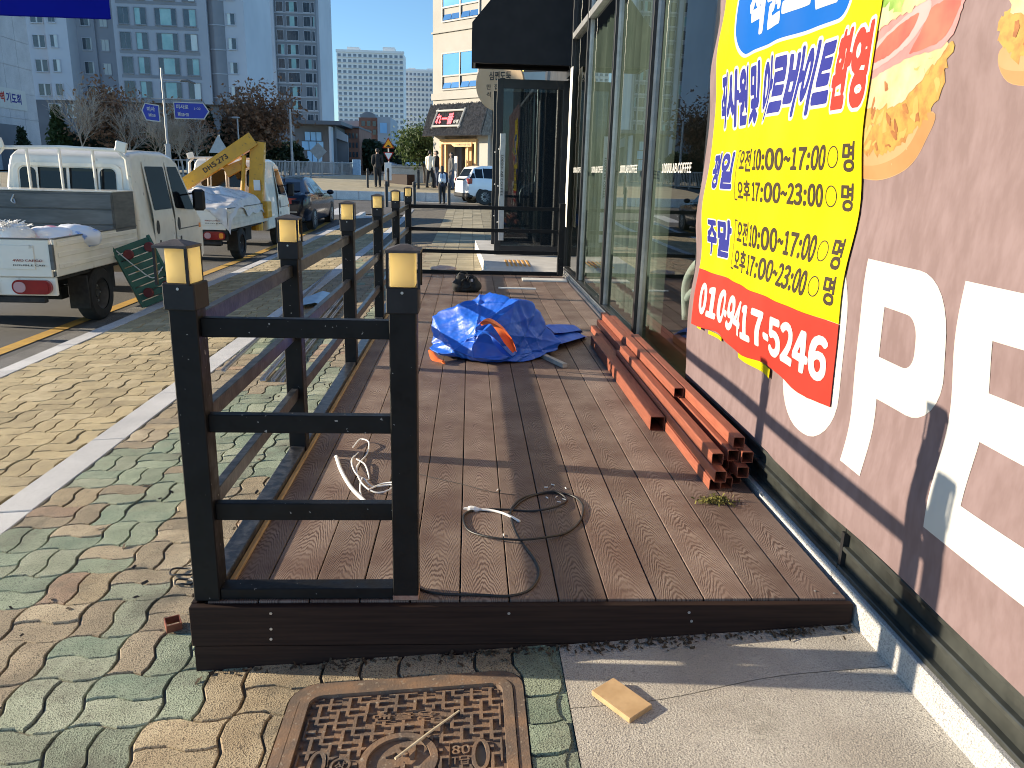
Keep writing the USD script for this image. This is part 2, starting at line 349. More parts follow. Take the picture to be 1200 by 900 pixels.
M('deck_edge', (.055, .05, .045), (.12, .11, .10), rough=.8, scale=20, world=True)
M('pale_wood', (.30, .20, .10), (.46, .33, .18), rough=.8, scale=5, stretch=(30, 2, 30), world=True)
M('black_paint', (.004, .004, .0045), (.008, .008, .0085), spec=.25, rough=.45, scale=10, speck=(.28, .27, .25), sscale=60, slo=.725, shi=.745, bump=.0008, bscale=60, world=True, rvar=.12)
M('worn_rail', (.012, .013, .016), (.05, .052, .058), rough=.32, scale=26, lo=.42, hi=.62, bump=.001, bscale=90, world=True)
M('sleeve', (.010, .0105, .012), (.019, .019, .021), spec=.3, rough=.5, scale=12, bump=.0004, bscale=150)
M('cap', (.035, .032, .033), (.08, .07, .068), rough=.65, scale=20, bump=.001, bscale=120)
M('lamp_shade', (.94, .80, .45), (.96, .85, .54), rough=.45, scale=8, trans=.7)
M('rust_foot', (.26, .13, .09), (.40, .25, .19), rough=.85, scale=40)
M('cast_iron', (.125, .092, .070), (.26, .155, .088), rough=.78, scale=11, detail=7, lo=.4, hi=.68, metal=.15, bump=.0012, bscale=170, speck=(.30, .25, .19), sscale=70, slo=.62, shi=.75, world=True, rvar=.15)
M('iron_pit', (.018, .013, .010), (.05, .034, .024), rough=.9, scale=30, world=True)
M('black', (.006, .006, .007), rough=.5)
M('matte_black', (.012, .012, .013), (.02, .02, .021), rough=.85, scale=5)
M('alu_frame', (.03, .033, .03), (.085, .09, .08), rough=.35, scale=3.5, metal=.55, rvar=.15, world=True)
M('black_frame', (.014, .014, .015), (.022, .022, .023), rough=.32, scale=5)
M('silver', (.45, .45, .44), (.6, .6, .59), rough=.35, scale=9, metal=.8)
M('white_plastic', (.72, .72, .70), (.8, .8, .78), rough=.45, scale=5)
M('tarp', (.006, .070, .43), (.012, .11, .56), rough=.45, scale=6, spec=.4, coat=.06, bump=.0004, bscale=260, rvar=.1)
M('tarp_back', (.78, .13, .025), (.85, .2, .04), rough=.5, scale=9, bump=.001, bscale=300)
M('tube_red', (.205, .055, .029), (.29, .088, .046), rough=.5, scale=9, stretch=(12, 1, 12), bump=.0009, bscale=14, world=True, rand=.18)
M('tube_dark', (.02, .009, .007), rough=.8)
M('cord', (.016, .015, .014), rough=.45)
M('cardboard', (.42, .27, .13), (.52, .35, .18), rough=.9, scale=20)
M('grey_wood', (.30, .28, .25), (.42, .40, .36), rough=.85, scale=12, stretch=(1, 1, 1))
M('stick', (.55, .45, .28), (.66, .56, .38), rough=.8, scale=30)
M('moss', (.10, .10, .02), (.2, .17, .04), rough=.95, scale=60)
M('dirt', (.03, .022, .014), (.08, .055, .03), rough=.95, scale=90, world=True)
M('rag', (.58, .36, .30), (.75, .55, .42), rough=.95, scale=14)
M('concrete_pale', (.50, .48, .44), (.60, .58, .53), rough=.85, scale=3, bump=.001, bscale=90, world=True)
M('tactile', (.60, .29, .05), (.68, .36, .09), rough=.7, scale=9)
M('channel', (.33, .34, .36), (.46, .47, .5), rough=.4, scale=8, metal=.6)
M('film_blue', (.22, .38, .55), (.35, .5, .66), rough=.3, scale=8)
# ================================================================ ground, road, pavements
rng = random.Random(7)
def ss(*a): return np.unique(np.concatenate([np.linspace(*q) for q in a]))
_ys = ss((-60, 16, 12), (16, 80, 33), (80, 700, 8))
put('ground', grid(ss((-500, -20, 5), (-20, 30, 6), (30, 500, 5)), _ys, lambda x, y: P(y) - .60), 'earth', kind='structure')
put('road', cat(grid(np.array([-14.6, -3.9]), ss((-40, 16, 8), (16, 80, 33), (80, 420, 6)), lambda x, y: R(y)),
                grid(np.array([-3.9, 40]), ss((29.2, 36.4, 5)), lambda x, y: R(y) + .004), grid(np.array([-60, -14.6]), ss((30, 40, 6)), lambda x, y: R(y) + .004)), 'asphalt', kind='structure')
put('gutter', grid(np.array([-4.38, -3.9]), ss((-8, 16, 5), (16, 29, 8)), lambda x, y: R(y) + .005), 'gutter', kind='structure')
line = thing('road_marking', kind='structure')
put('yellow_line', grid(np.array([-4.66, -4.50]), ss((-8, 16, 5), (16, 27, 8)), lambda x, y: R(y) + .006), 'yellow_line', line)
for Y0, Y1, x0, x1 in ((24.2, 24.75, -4.3, -1.9), (26.3, 27.4, -4.4, -3.3), (26.3, 27.4, -2.8, -1.9)):
    pass
for k in range(7): put('crossing_bar', grid(np.array([-11.5 + k * 1.05, -10.95 + k * 1.05]), ss((28.6, 31.6, 4)), lambda x, y: R(y) + .007), 'white_line', line)
put('edge_line', grid(np.array([-3.8, 9]), ss((35.7, 35.95, 2)), lambda x, y: R(y) + .01), 'white_line', line)
put('edge_line', quad(*[np.array([x, y, R(y) + .008]) for x, y in ((-4.3, 22.2), (-3.95, 22.2), (-3.35, 28.6), (-3.75, 28.6))]), 'white_line', line)

# interlocking pavers: wavy blocks laid in pairs, each its own piece
def wave_block(u0, u1, v0, v1, cell, org, dz, tilt, nu=8, nv=8, A=.0115, clip=None):
    g_ = .0028
    def ring(o):
        a, b, c, d = u0 + o, u1 - o, v0 + o, v1 - o
        lu, lv = (nu if u1 - u0 > cell * .6 else nu // 2), (nv if v1 - v0 > cell * .6 else nv // 2)
        U = np.concatenate([np.linspace(a, b, lu, endpoint=False), np.full(lv, b), np.linspace(b, a, lu, endpoint=False), np.full(lv, a)])
        V = np.concatenate([np.full(lu, c), np.linspace(c, d, lv, endpoint=False), np.full(lu, d), np.linspace(d, c, lv, endpoint=False)])
        k = 2 * PI / cell
        w = lambda t: A * np.clip(1.5 * np.sin(k * t), -1, 1)
        return U + w(V - org[1]), V + w(U - org[0])
    if clip is not None:
        q = Polygon(np.c_[ring(g_ + .002)]).buffer(0).difference(clip)
        if q.is_empty or q.area < 2e-4: return None
        m = prism(q, -.02, 0); v = np.array(m.vertices); v[:, 2] += S(v[:, 0], v[:, 1]) + dz; return T3(v, m.faces, process=False)
    (tx, ty), (mx, my), (sx, sy) = ring(g_ + .0035), ring(g_ + .0008), ring(g_); n = len(tx); cx, cy = tx.mean(), ty.mean()
    top = lambda x, y: S(x, y) + dz + tilt[0] * (x - cx) + tilt[1] * (y - cy)
    v = np.vstack([np.c_[tx, ty, top(tx, ty)], np.c_[mx, my, top(mx, my) - .004], np.c_[sx, sy, top(sx, sy) - .02], [[cx, cy, top(cx, cy) + .0008]]])
    f = []
    for i in range(n):
        j = (i + 1) % n
        f += [[i, j, 3 * n], [n + i, n + j, j], [n + i, j, i], [2 * n + i, 2 * n + j, n + j], [2 * n + i, n + j, n + i]]
    return T3(v, np.array(f), process=False)

def pave(owner, x0, ncol, cell, y0, nrow, pick, keep, limit, name='paver'):
    blocks = []
    for j in range(nrow):
        for i in range(ncol):
            a, b = x0 + i * cell, y0 + j * cell; h = cell / 2
            two = [(a, a + cell, b, b + h), (a, a + cell, b + h, b + cell)] if (i + j) % 2 else [(a, a + h, b, b + cell), (a + h, a + cell, b, b + cell)]
            for (u0, u1, v0, v1) in two:
                if keep((u0 + u1) / 2, (v0 + v1) / 2): blocks.append((u0, u1, v0, v1, pick((u0 + u1) / 2, (v0 + v1) / 2)))
    blocks.sort(key=lambda q: math.hypot((q[0] + q[1]) / 2, (q[2] + q[3]) / 2))
    rest = {}
    for k, (u0, u1, v0, v1, m) in enumerate(blocks):
        t = (rng.gauss(0, .008), rng.gauss(0, .008)); dz = rng.gauss(0, .0016)
        near_mh = name == 'paver' and _mh.intersects(sbox(u0 - .02, v0 - .02, u1 + .02, v1 + .02))
        if k < limit:
            b = wave_block(u0, u1, v0, v1, cell, (x0, y0), dz, t, clip=_mh if near_mh else None)
            if b is not None: put(name, b, m, owner)
        else: rest.setdefault(m, []).append(wave_block(u0, u1, v0, v1, cell, (x0, y0), dz, t, 4, 4))
    for m, ms in rest.items(): put('far_' + name, cat(ms), m, owner, kind='stuff')

def green_pick(x, y):
    v = meshkit.fbm(np.array([x * 1.35 + 4, y * .95 + 1.3, .5]), 2, 3) + rng.uniform(-.035, .035)
    if v > .565: return f'paver{rng.choice([0, 0, 2, 1, 1])}'
    if v > .54: return f'paver{rng.choice([1, 3, 0, 4])}'
    return f'paver{rng.choice([3, 4, 3, 3, 6, 4, 5])}'
_mh = sbox(-.163 - .332 + .08, 1.64 - .332 + .08, -.163 + .332 - .08, 1.64 + .332 - .08).buffer(.08, quad_segs=6)
def near_pick(x, y):
    if x > .12: return f'paver{rng.choice([2, 2, 0])}'
    if x > -.75 and y < 2.1: return f'paver{rng.choice([5, 5, 3, 5])}'
    return green_pick(x, y)
gp = thing('pavement', kind='structure')
put('joint_sand', grid(ss((-2.0, -.8, 4), (-.8, .3, 4)), ss((.2, 2.2, 6), (2.2, 30, 40)), lambda x, y: S(x, y) - .010), 'sand', gp)
pave(gp, -1.985, 10, .225, .28, 72, near_pick, lambda x, y: (y < 2.16 or x < -.74) and x < .27, 300)
yp = thing('kerbside_pavement', kind='structure')
put('joint_sand', grid(ss((-3.72, -2.18, 3)), ss((.4, 26, 40)), lambda x, y: S(x, y) - .010), 'sand', yp)
pave(yp, -3.70, 6, .2517, .6, 84, lambda x, y: f'yellow_paver{rng.choice([0, 0, 1, 2])}', lambda x, y: True, 300)
def stones(owner, name, mat, x0, x1, ya, yb, L, top, depth, gap=.004, rise=0):
    y = ya
    while y < yb:
        e = min(y + L, yb); yy = np.array([y + gap, e - gap]); dz = rng.gauss(0, .0015); v = []
        for z_ in (-depth, -.004, 0):
            o = .004 if z_ == 0 else 0
            for (x, yv) in ((x0 + o, yy[0] + o), (x1 - o, yy[0] + o), (x1 - o, yy[1] - o), (x0 + o, yy[1] - o)): v.append([x, yv, top(x, yv) + rise + dz + z_])
        f = [[8, 9, 10], [8, 10, 11]]
        for b in (0, 4):
            for i in range(4): f += [[b + i, b + (i + 1) % 4, b + 4 + (i + 1) % 4], [b + i, b + 4 + (i + 1) % 4, b + 4 + i]]
        put(name, T3(np.array(v), np.array(f), process=False), mat, owner); y = e
bd = thing('granite_band', kind='structure'); stones(bd, 'band_stone', 'granite_band', -2.183, -1.992, .4, 28.5, 1.0, S, .05, rise=.002)
kb = thing('kerb', kind='structure'); stones(kb, 'kerb_stone', 'granite_band', -3.885, -3.705, .4, 28.5, 1.0, S, .3, rise=.004)
put('slab_edge', grid(np.array([.245, .2835]), ss((.25, 2.2, 5)), lambda x, y: S(x, y) - .005), 'paver2', kind='structure')
sl = thing('concrete_slab', kind='structure')
def slab_piece(fa, fb, dz):
    g_ = grid(np.linspace(.285, 1.21, 16), np.linspace(0, 1, 16), lambda x, y: 0 * x); v = np.array(g_.vertices); x = v[:, 0]; y = fa(x) + (fb(x) - fa(x)) * v[:, 1]
    put('slab', T3(np.c_[x, y, S(x, y) + dz + .005 * (meshkit.noise(np.c_[x * 3, y * 3, x * 0]) - .5)], g_.faces, process=False), 'slab', sl)
jn = lambda x: 1.775 + .11 * (x - .285) + .012 * np.sin(x * 9)
slab_piece(lambda x: .25 + 0 * x, lambda x: jn(x) - .0018, .001); slab_piece(lambda x: jn(x) + .0018, lambda x: 2.2 + 0 * x, 0)
# square tiles past the deck's far end
ft = thing('tiled_pavement', kind='structure')
put('joint_sand', grid(ss((-.82, 3.0, 4)), ss((9.9, 28.6, 24)), lambda x, y: S(x, y) - .008), 'sand', ft)
tl = []
for i in range(13):
    for j in range(64):
        x0, y0 = -.80 + i * .29, 10.02 + j * .29
        v = []; dz = rng.gauss(0, .0015)
        for (x, y) in ((x0 + .004, y0 + .004), (x0 + .286, y0 + .004), (x0 + .286, y0 + .286), (x0 + .004, y0 + .286)): v.append([x, y, S(x, y) + dz])
        v = np.array(v); b = v - [0, 0, .012]; vv = np.vstack([v, b])
        f = [[0, 1, 2], [0, 2, 3]] + [q for i_ in range(4) for q in ([i_ + 4, (i_ + 1) % 4 + 4, (i_ + 1) % 4], [i_ + 4, (i_ + 1) % 4, i_])]
        tl.append((T3(vv, np.array(f), process=False), j * 13 + i))
for m, k in tl[:286]: put('tile', m, 'far_tile', ft)
put('far_tile', cat([m for m, k in tl[286:]]), 'far_tile', ft, kind='stuff')
put('far_pavement', cat(grid(ss((-9, 9, 7)), ss((36.4, 60, 9)), lambda x, y: S(-.8 + 0 * x, y) + .03), grid(np.array([-2.0, -1.99]), ss((28.6, 28.7, 2)), lambda x, y: S(x, y))), 'far_tile', kind='structure')
fk = thing('far_kerb', kind='structure'); stones_x = [put('kerb_stone', bx(x + .004, x + .996, 36.25, 36.42, -.3, float(S(-.8, 36.4)) + .032, .01), 'granite_band', fk) for x in range(-9, 9)]
put('opposite_pavement', grid(ss((-30, -14.6, 4)), ss((-40, 16, 8), (16, 80, 33), (80, 300, 4)), lambda x, y: R(y) + .14), 'far_tile', kind='structure')

# ================================================================ the deck
deck = thing('deck', 'brown grooved plank deck raised beside the shop windows', 'deck')
X1 = -.018
for r_, (ya, yb) in enumerate(((2.103, 5.95), (5.954, 7.90), (7.904, 9.95))):
    for k in range(-5, 8):
        x0, x1 = X1 + k * .15 + .0022, X1 + (k + 1) * .15 - .0022
        if k == -5: x0 = -.765
        put('board', bx(x0, x1, ya, yb, -.025, rng.gauss(0, .0007), .0016), 'deck_board', deck)
fl = lambda x: float(S(x, 2.08)) - .012
put('fascia', bx(-.812, 1.193, 2.075, 2.100, -.135, -.006, .002), 'fascia', deck)
put('skirting', prism([(-.806, fl(-.806)), (.262, fl(.262)), (1.19, fl(1.19)), (1.19, -.1), (.9, -.137), (-.806, -.137)], 2.077, 2.099, 'xz'), 'fascia', deck)
put('side_fascia', prism([(2.1, -.25), (9.95, -.25), (9.95, -.004), (2.1, -.004)], -.812, -.797, 'yz'), 'fascia', deck)
put('edge_strip', bx(-.731, -.716, 2.155, 9.86, -.002, .011, .001), 'pale_wood', deck)
put('underframe', bx(-.79, 1.18, 2.12, 9.93, -.16, -.03), 'matte_black', deck)
for (x, z) in ((-.575, -.026), (-.577, -.078), (-.579, -.112), (.13, -.03), (.68, -.03), (.69, -.06)):
    put('screw', lathe([(0, 0), (.0045, 0), (.0045, .002), (0, .0025)], 8, 'y', (x, 2.0735, z)), 'silver', deck)
for (x, y) in ((1.155, 2.13), (1.1, 2.145)):
    put('screw', lathe([(0, 0), (.004, 0), (.004, .0012), (0, .0014)], 8, 'z', (x, y, .0005)), 'silver', deck)

# ================================================================ the railing with lantern posts
rail = thing('railing', 'black metal deck railing with a row of yellow lantern posts', 'railing')
def lantern(post, x, y, tilt=0, frame_shift=(0, 0)):
    def at_(m): return moved(m, (x, y, 0), rz=tilt)
    put('sleeve', at_(bx(-.044, .044, -.044, .044, .872, .944, .003)), 'sleeve', post)
    put('lamp_shade', at_(cat(bx(-.034, .034, -.034, .034, .944, 1.037, .002))), 'lamp_shade', post)
    sx, sy = frame_shift
    bars = [bx(a - .0035 + sx, a + .0035 + sx, b - .0035 + sy, b + .0035 + sy, .94, 1.04) for a in (-.042, .042) for b in (-.042, .042)]
    for b_ in bars: put('frame_bar', at_(b_), 'sleeve', post)
    q = .0465; v = np.array([[-q, -q, 1.036], [q, -q, 1.036], [q, q, 1.036], [-q, q, 1.036], [-q, -q, 1.043], [q, -q, 1.043], [q, q, 1.043], [-q, q, 1.043], [-.010, -.010, 1.056], [.010, -.010, 1.056], [.010, .010, 1.056], [-.010, .010, 1.056]]) + [sx, sy, 0]
    put('cap', at_(T3(v).convex_hull), 'cap', post)
    put('screw', at_(lathe([(0, 0), (.004, 0), (.003, .003), (0, .0035)], 8, 'y', (0, -.047, .93))), 'silver', post)
PY = [2.1375, 3.40, 5.017, 6.65, 8.25, 9.90]
def post(x, y, top=.885, lamp=True, **k):
    p_ = put('post', bx(x - .0375, x + .0375, y - .0375, y + .0375, .0, top, .003), 'black_paint', rail)
    if lamp: lantern(p_, x, y, **k)
    return p_
for i, y in enumerate(PY): post(-.765, y, tilt=[-.10, 0, .02, 0, 0, 0][i], frame_shift=(-.012, -.004) if i == 0 else (0, 0))
pr = post(-.180, 2.1375, frame_shift=(.003, .002))
put('post_foot', bx(-.2185, -.1415, 2.099, 2.175, .001, .016, .001), 'rust_foot', pr)
post(1.150, 9.90, .90, lamp=False)
for z1 in (.848, .573, .304):
    for a, b in zip(PY[:-1], PY[1:]): put('rail', bx(-.781, -.751, a + .0375, b - .0375, z1 - .05, z1, .002), 'worn_rail' if z1 < .9 else 'black_paint', rail)
    put('rail', bx(-.7275, -.2175, 2.122, 2.153, z1 - .053, z1, .002), 'black_paint', rail)
    put('rail', bx(-.7275, 1.1125, 9.886, 9.914, z1 - .045, z1, .002), 'black_paint', rail)
put('rail', bx(-.7275, -.2175, 2.108, 2.166, .002, .036, .002), 'black_paint', rail)
put('rail', bx(-.7275, 1.1125, 9.885, 9.915, .002, .045, .002), 'black_paint', rail)
for a, b in zip(PY[:-1], PY[1:]): put('rail', bx(-.797, -.733, a + .0375, b - .0375, .002, .034, .003), 'worn_rail', rail)

# ================================================================ manhole cover
mh = thing('manhole', 'rusty square cast iron manhole cover with raised interlocking pattern', 'manhole cover')
MHX, MHY, MHS = -.163, 1.64, .305                                # centre and half size
def tilt_up(m):
    v = np.array(m.vertices); x, y = v[:, 0], v[:, 1]; v[:, 2] += S(x, y); return T3(v, m.faces, process=False)
def rr(cx, cy, h, r): return sbox(cx - h + r, cy - h + r, cx + h - r, cy + h - r).buffer(r, quad_segs=6)
put('frame', tilt_up(prism(rr(MHX, MHY, MHS + .022, .075).difference(rr(MHX, MHY, MHS - .006, .06)), -.03, .003)), 'cast_iron', mh)
put('rim', tilt_up(prism(rr(MHX, MHY, MHS - .0085, .058).difference(rr(MHX, MHY, MHS - .036, .035)), -.03, .006)), 'cast_iron', mh)
disc = Point(MHX, MHY + .0).buffer(.098, quad_segs=12)
slots = [affinity.scale(Point(MHX + sx, MHY + .0).buffer(1, quad_segs=6), .014, .045) for sx in (-.205, .205)]
put('plate', tilt_up(prism(rr(MHX, MHY, MHS - .035, .035).difference(unary_union([s.buffer(-.001) for s in slots])), -.03, -.009)), 'cast_iron', mh)
put('pit', tilt_up(prism(rr(MHX, MHY, MHS - .03, .03), -.045, -.031)), 'iron_pit', mh)
ribs, c_ = [], .026
inner = rr(MHX, MHY, MHS - .044, .03); avoid = unary_union([disc.buffer(.004)] + [s.buffer(.012) for s in slots])
words = [sbox(MHX - .1, MHY + .150, MHX + .1, MHY + .185), sbox(MHX + .128, MHY - .03, MHX + .183, MHY + .045), Point(MHX - .145, MHY).buffer(.03)]
for i in range(-11, 12):
    for j in range(-11, 12):
        k = (i + 2 * j) % 5
        x, y = MHX + i * c_, MHY + j * c_
        shape = None
        if k == 0: shape = unary_union([sbox(x - .032, y - .0055, x + .032, y + .0055), sbox(x - .006, y - .028, x + .006, y + .0)])
        elif k == 2: shape = sbox(x - .0055, y - .026, x + .0055, y + .026)
        elif k == 4: shape = sbox(x - .024, y - .005, x + .024, y + .005)
        if shape is not None:
            shape = shape.intersection(inner).difference(avoid).difference(unary_union(words))
            if shape.area > 4e-5: ribs.append(shape)
rel = unary_union([r_.buffer(-.0012) for r_ in ribs])
put('relief', tilt_up(cat([prism(g_, -.010, -.001) for g_ in getattr(rel, 'geoms', [rel]) if g_.area > 3e-5])), 'cast_iron', mh, kind='stuff')
put('ring', tilt_up(prism(disc.difference(disc.buffer(-.018)), -.010, .001)), 'cast_iron', mh)
put('disc', tilt_up(prism(disc.buffer(-.019), -.012, -.008)), 'cast_iron', mh)
for s in slots: put('slot_ring', tilt_up(prism(s.buffer(.009).difference(s), -.010, .0)), 'cast_iron', mh)
for txt, b in (('정하', (MHX - .036, MHX + .036, MHY - .052, MHY + .056)),):
    put('lettering', tilt_up(prism(unary_union([fit_text('시', MHX - .04, MHX + .04, MHY + .006, MHY + .06, stroke=3), fit_text('하', MHX - .045, MHX + .03, MHY - .066, MHY - .006, stroke=3)]), -.009, -.001)), 'cast_iron', mh)
put('lettering', tilt_up(prism(fit_text('맨홀용', MHX - .085, MHX + .085, MHY + .153, MHY + .182, stroke=1), -.010, -.003)), 'cast_iron', mh)
put('lettering', tilt_up(prism(unary_union([fit_text('80', MHX + .132, MHX + .178, MHY + .01, MHY + .04, stroke=1), fit_text('T급', MHX + .132, MHX + .178, MHY - .028, MHY + .002, stroke=1)]), -.010, -.003)), 'cast_iron', mh)
put('emblem', tilt_up(prism(unary_union([Point(MHX - .145, MHY).buffer(.026).difference(Point(MHX - .145, MHY).buffer(.020)), fit_text('상', MHX - .158, MHX - .132, MHY - .014, MHY + .014, stroke=1)]), -.010, -.002)), 'cast_iron', mh)
a_, b_ = at_z(463, 889, -.165), at_z(538, 833, -.165)
put('wooden_stick', tube([a_, (a_ * .5 + b_ * .5) + [0, 0, .002], b_], [.0034, .0036, .003], 6), 'stick', label='thin pale wooden stick lying across the manhole cover', cat='stick')

# ================================================================ things lying on the deck and pavement
TUBES = [(1.025, .0255, .05, 2.95, 6.3), (1.080, .0255, .05, 2.97, 6.1), (1.133, .0255, .05, 3.02, 6.45),
         (1.03, .0765, .05, 2.91, 5.15), (1.085, .0765, .05, 3.05, 6.3), (1.140, .0765, .05, 2.96, 6.25),
         (1.035, .1275, .05, 2.98, 5.05), (1.115, .1275, .05, 3.02, 6.35), (1.168, .1275, .05, 3.00, 6.2),
         (1.140, .1785, .05, 3.04, 5.2), (1.085, .1785, .05, 3.81, 5.1), (.963, .0385, .075, 3.72, 5.75)]
TLAB = ['bottom row nearest the deck boards, under the other tubes', 'bottom row, second from the deck side', 'bottom row beside the shop plinth', 'second row on the deck side, reaching furthest towards the front',
        'second row in the middle, its end set back in shadow', 'second row by the wall, with a bright worn rim', 'third row on the deck side', 'third row in the middle', 'third row against the shop wall', 'single long one on the very top of the pile', 'shorter one on top, its open end further back', 'thicker one lying loose on the boards left of the pile']
for i, ((x, z, s, ya, yb), w) in enumerate(zip(TUBES, TLAB)):
    h = s / 2 - .0006; t = .0028; yaw = rng.gauss(0, .0012)
    sq = sbox(-h, -h, h, h).buffer(-.004).buffer(.004, quad_segs=2)
    m = moved(prism(sq.difference(sbox(-h + t, -h + t, h - t, h - t)), 0, yb - ya, 'xz'), (x, ya, z), rz=yaw)
    put('steel_tube', m, 'tube_red', smooth=False, label='red brown square steel tube, ' + w, cat='steel tube', group='steel tubes piled along the shop wall')

# cables
def on_deck(px, py, z=.004): return at_z(px, py, z)
pts = [on_deck(*q) for q in ((480, 683), (497, 692), (520, 696), (560, 697), (598, 698), (622, 690), (632, 672), (626, 655), (612, 636), (604, 622), (599, 606), (600, 595), (614, 583), (640, 578), (668, 580), (683, 592), (680, 610), (664, 624), (640, 632), (608, 635), (575, 632), (550, 622), (543, 608), (548, 600), (566, 597), (592, 597), (620, 599), (640, 599), (656, 594), (664, 585), (650, 578), (628, 580), (610, 588), (596, 603))]
for k in (18, 19, 20, 27, 28, 30): pts[k] = pts[k] + np.array([0, 0, .008])
cord = put('power_cord', tube(spline(pts, 6), .0042, 7), 'cord', smooth=True, label='dark power cord coiled on the deck boards with a white plug', cat='power cord')
pts = [on_deck(*q, .006) for q in ((609, 611), (600, 606), (588, 601), (575, 598), (562, 597))]
put('pale_lead', tube(spline(pts, 5), .005, 7), 'white_plastic', cord, smooth=True)
d = pts[-1] - pts[-2]; d /= np.linalg.norm(d); q = pts[-1]; s_ = np.array([-d[1], d[0], 0])
put('plug', cat(tube([q, q + d * .02, q + d * .035, q + d * .045], [.006, .012, .0125, .010], 8), cyl(q + d * .044 + s_ * .006, q + d * .062 + s_ * .006, .0022, n=6), cyl(q + d * .044 - s_ * .006, q + d * .062 - s_ * .006, .0022, n=6)), 'white_plastic', cord)
wt = thing('cable_tangle', 'tangle of thin white wires and conduit behind the front railing', 'wires')
put('conduit', tube(spline([on_deck(*q, .009) for q in ((394, 535), (400, 552), (412, 572), (428, 588))], 6), .008, 8), 'white_plastic', wt, smooth=True)
for pth in (((414, 524), (422, 515), (432, 518), (430, 532), (418, 548), (424, 566), (440, 577), (456, 574), (462, 566), (448, 567), (432, 574)), ((420, 530), (412, 540), (418, 556), (432, 562), (428, 545), (418, 538)), ((426, 588), (422, 574), (425, 560), (436, 570), (458, 568), (470, 572))):
    put('wire', tube(spline([on_deck(*q, .006 + .006 * (i % 3)) for i, q in enumerate(pth)], 6), .0035, 6), 'white_plastic', wt, smooth=True)
put('loose_wire', tube(spline([on_deck(*q, .003) for q in ((478, 552), (505, 559), (540, 567), (575, 576), (603, 580))], 5), .0013, 5), 'cord', label='hair thin dark wire stretched straight over the boards', cat='wire')
for k, (x, y) in enumerate(((640, 571), (648, 568), (663, 572), (641, 583), (652, 582), (661, 585), (655, 588), (583, 574), (590, 627))):
    c = on_deck(x, y, .003); a = rng.uniform(0, PI)
    put('offcut', tube([c - [.008 * math.cos(a), .008 * math.sin(a), 0], c + [.008 * math.cos(a), .008 * math.sin(a), 0]], .0022, 5), 'white_plastic', label='tiny white cable offcut scattered on the boards by the cord coil', cat='offcut', group='white cable offcuts by the coil')
def clump(c, n, r, h, seed):
    rg = np.random.default_rng(seed); ms = []
    for _ in range(n):
        p = np.asarray(c) + [*(rg.normal(0, 1, 2) * r), abs(rg.normal(0, h)) + .002]; d = rg.normal(0, 1, 3); d /= np.linalg.norm(d); e = np.cross(d, rg.normal(0, 1, 3)); e /= np.linalg.norm(e) + 1e-9
        ms.append(quad(p - d * .007 - e * .003, p + d * .007 - e * .003, p + d * .007 + e * .003, p - d * .007 + e * .003))
    return cat(ms)
put('moss', clump(on_deck(838, 588, .002), 220, (.03, .02), .006, 3), 'moss', label='small dry yellow moss clump on the boards near the tube ends', cat='moss')
c = at_z(728, 824, float(S(.44, 1.8)))
put('cardboard_piece', moved(bx(-.043, .043, -.072, .072, 0, .016, .002), c + [0, 0, .003], rz=.62, ry=-.06), 'cardboard', label='flat tan wood offcut lying on the concrete slab', cat='offcut')
c = at_z(207, 736, -.23); tq = sbox(-.024, -.024, .024, .024)
put('tube_offcut', moved(prism(tq.difference(tq.buffer(-.003)), -.014, .014, 'xy'), c + [-.01, .0, .016], rz=.5, rx=.12), 'tube_red', label='short cut off ring of red tube beside the deck corner', cat='offcut')
for q, r_ in (((214, 672), .030), ((216, 684), .022)):
    c = at_z(*q, -.235); a = np.linspace(0, 2 * PI, 20)
    put('cable_loop', tube(np.c_[c[0] + r_ * 1.5 * np.cos(a), c[1] + r_ * np.sin(a), c[2] + .008 + .004 * np.sin(3 * a)], .0035, 6), 'cord', label=('larger' if r_ > .025 else 'smaller') + ' loop of dark scrap cable on the pavers behind the corner post', cat='cable')
dm = []
rgd = np.random.default_rng(8)
for _ in range(420):
    x = rgd.uniform(-.8, 1.18) if rgd.random() < .5 else rgd.choice([.62, .95, .40, -.35, 1.05]) + rgd.normal(0, .05); y = 2.068 - abs(rgd.normal(0, .022)); q = np.array([x, y, float(S(x, y)) + .005]); a_ = rgd.uniform(0, PI); l_ = rgd.uniform(.003, .009)
    d1 = np.array([math.cos(a_), math.sin(a_), rgd.normal(0, .4)]) * l_; d2 = np.array([-math.sin(a_), math.cos(a_), rgd.normal(0, .4)]) * l_ * .5; dm.append(quad(q - d1 - d2, q + d1 - d2, q + d1 + d2, q - d1 + d2))
put('debris', cat(dm), 'dirt', kind='stuff', label='dark crumbs and dirt along the foot of the deck front', cat='debris')
lv = []
for _ in range(70):
    x, y = rgd.uniform(-1.6, -.85), rgd.uniform(2.3, 5.5); q = np.array([x, y, float(S(x, y)) + .006]); a_ = rgd.uniform(0, PI); l_ = rgd.uniform(.004, .014)
    d1 = np.array([math.cos(a_), math.sin(a_), rgd.normal(0, .3)]) * l_; d2 = np.array([-math.sin(a_), math.cos(a_), rgd.normal(0, .3)]) * l_ * .45; lv.append(quad(q - d1 - d2, q + d1 - d2, q + d1 + d2, q - d1 + d2))
put('leaf_litter', cat(lv), 'dirt', kind='stuff', label='small dry leaf scraps strewn on the pavers beside the railing', cat='litter')
ch = thing('metal_channels', 'long grey metal channel strips lying on the pavers beside the railing', 'metal strips')
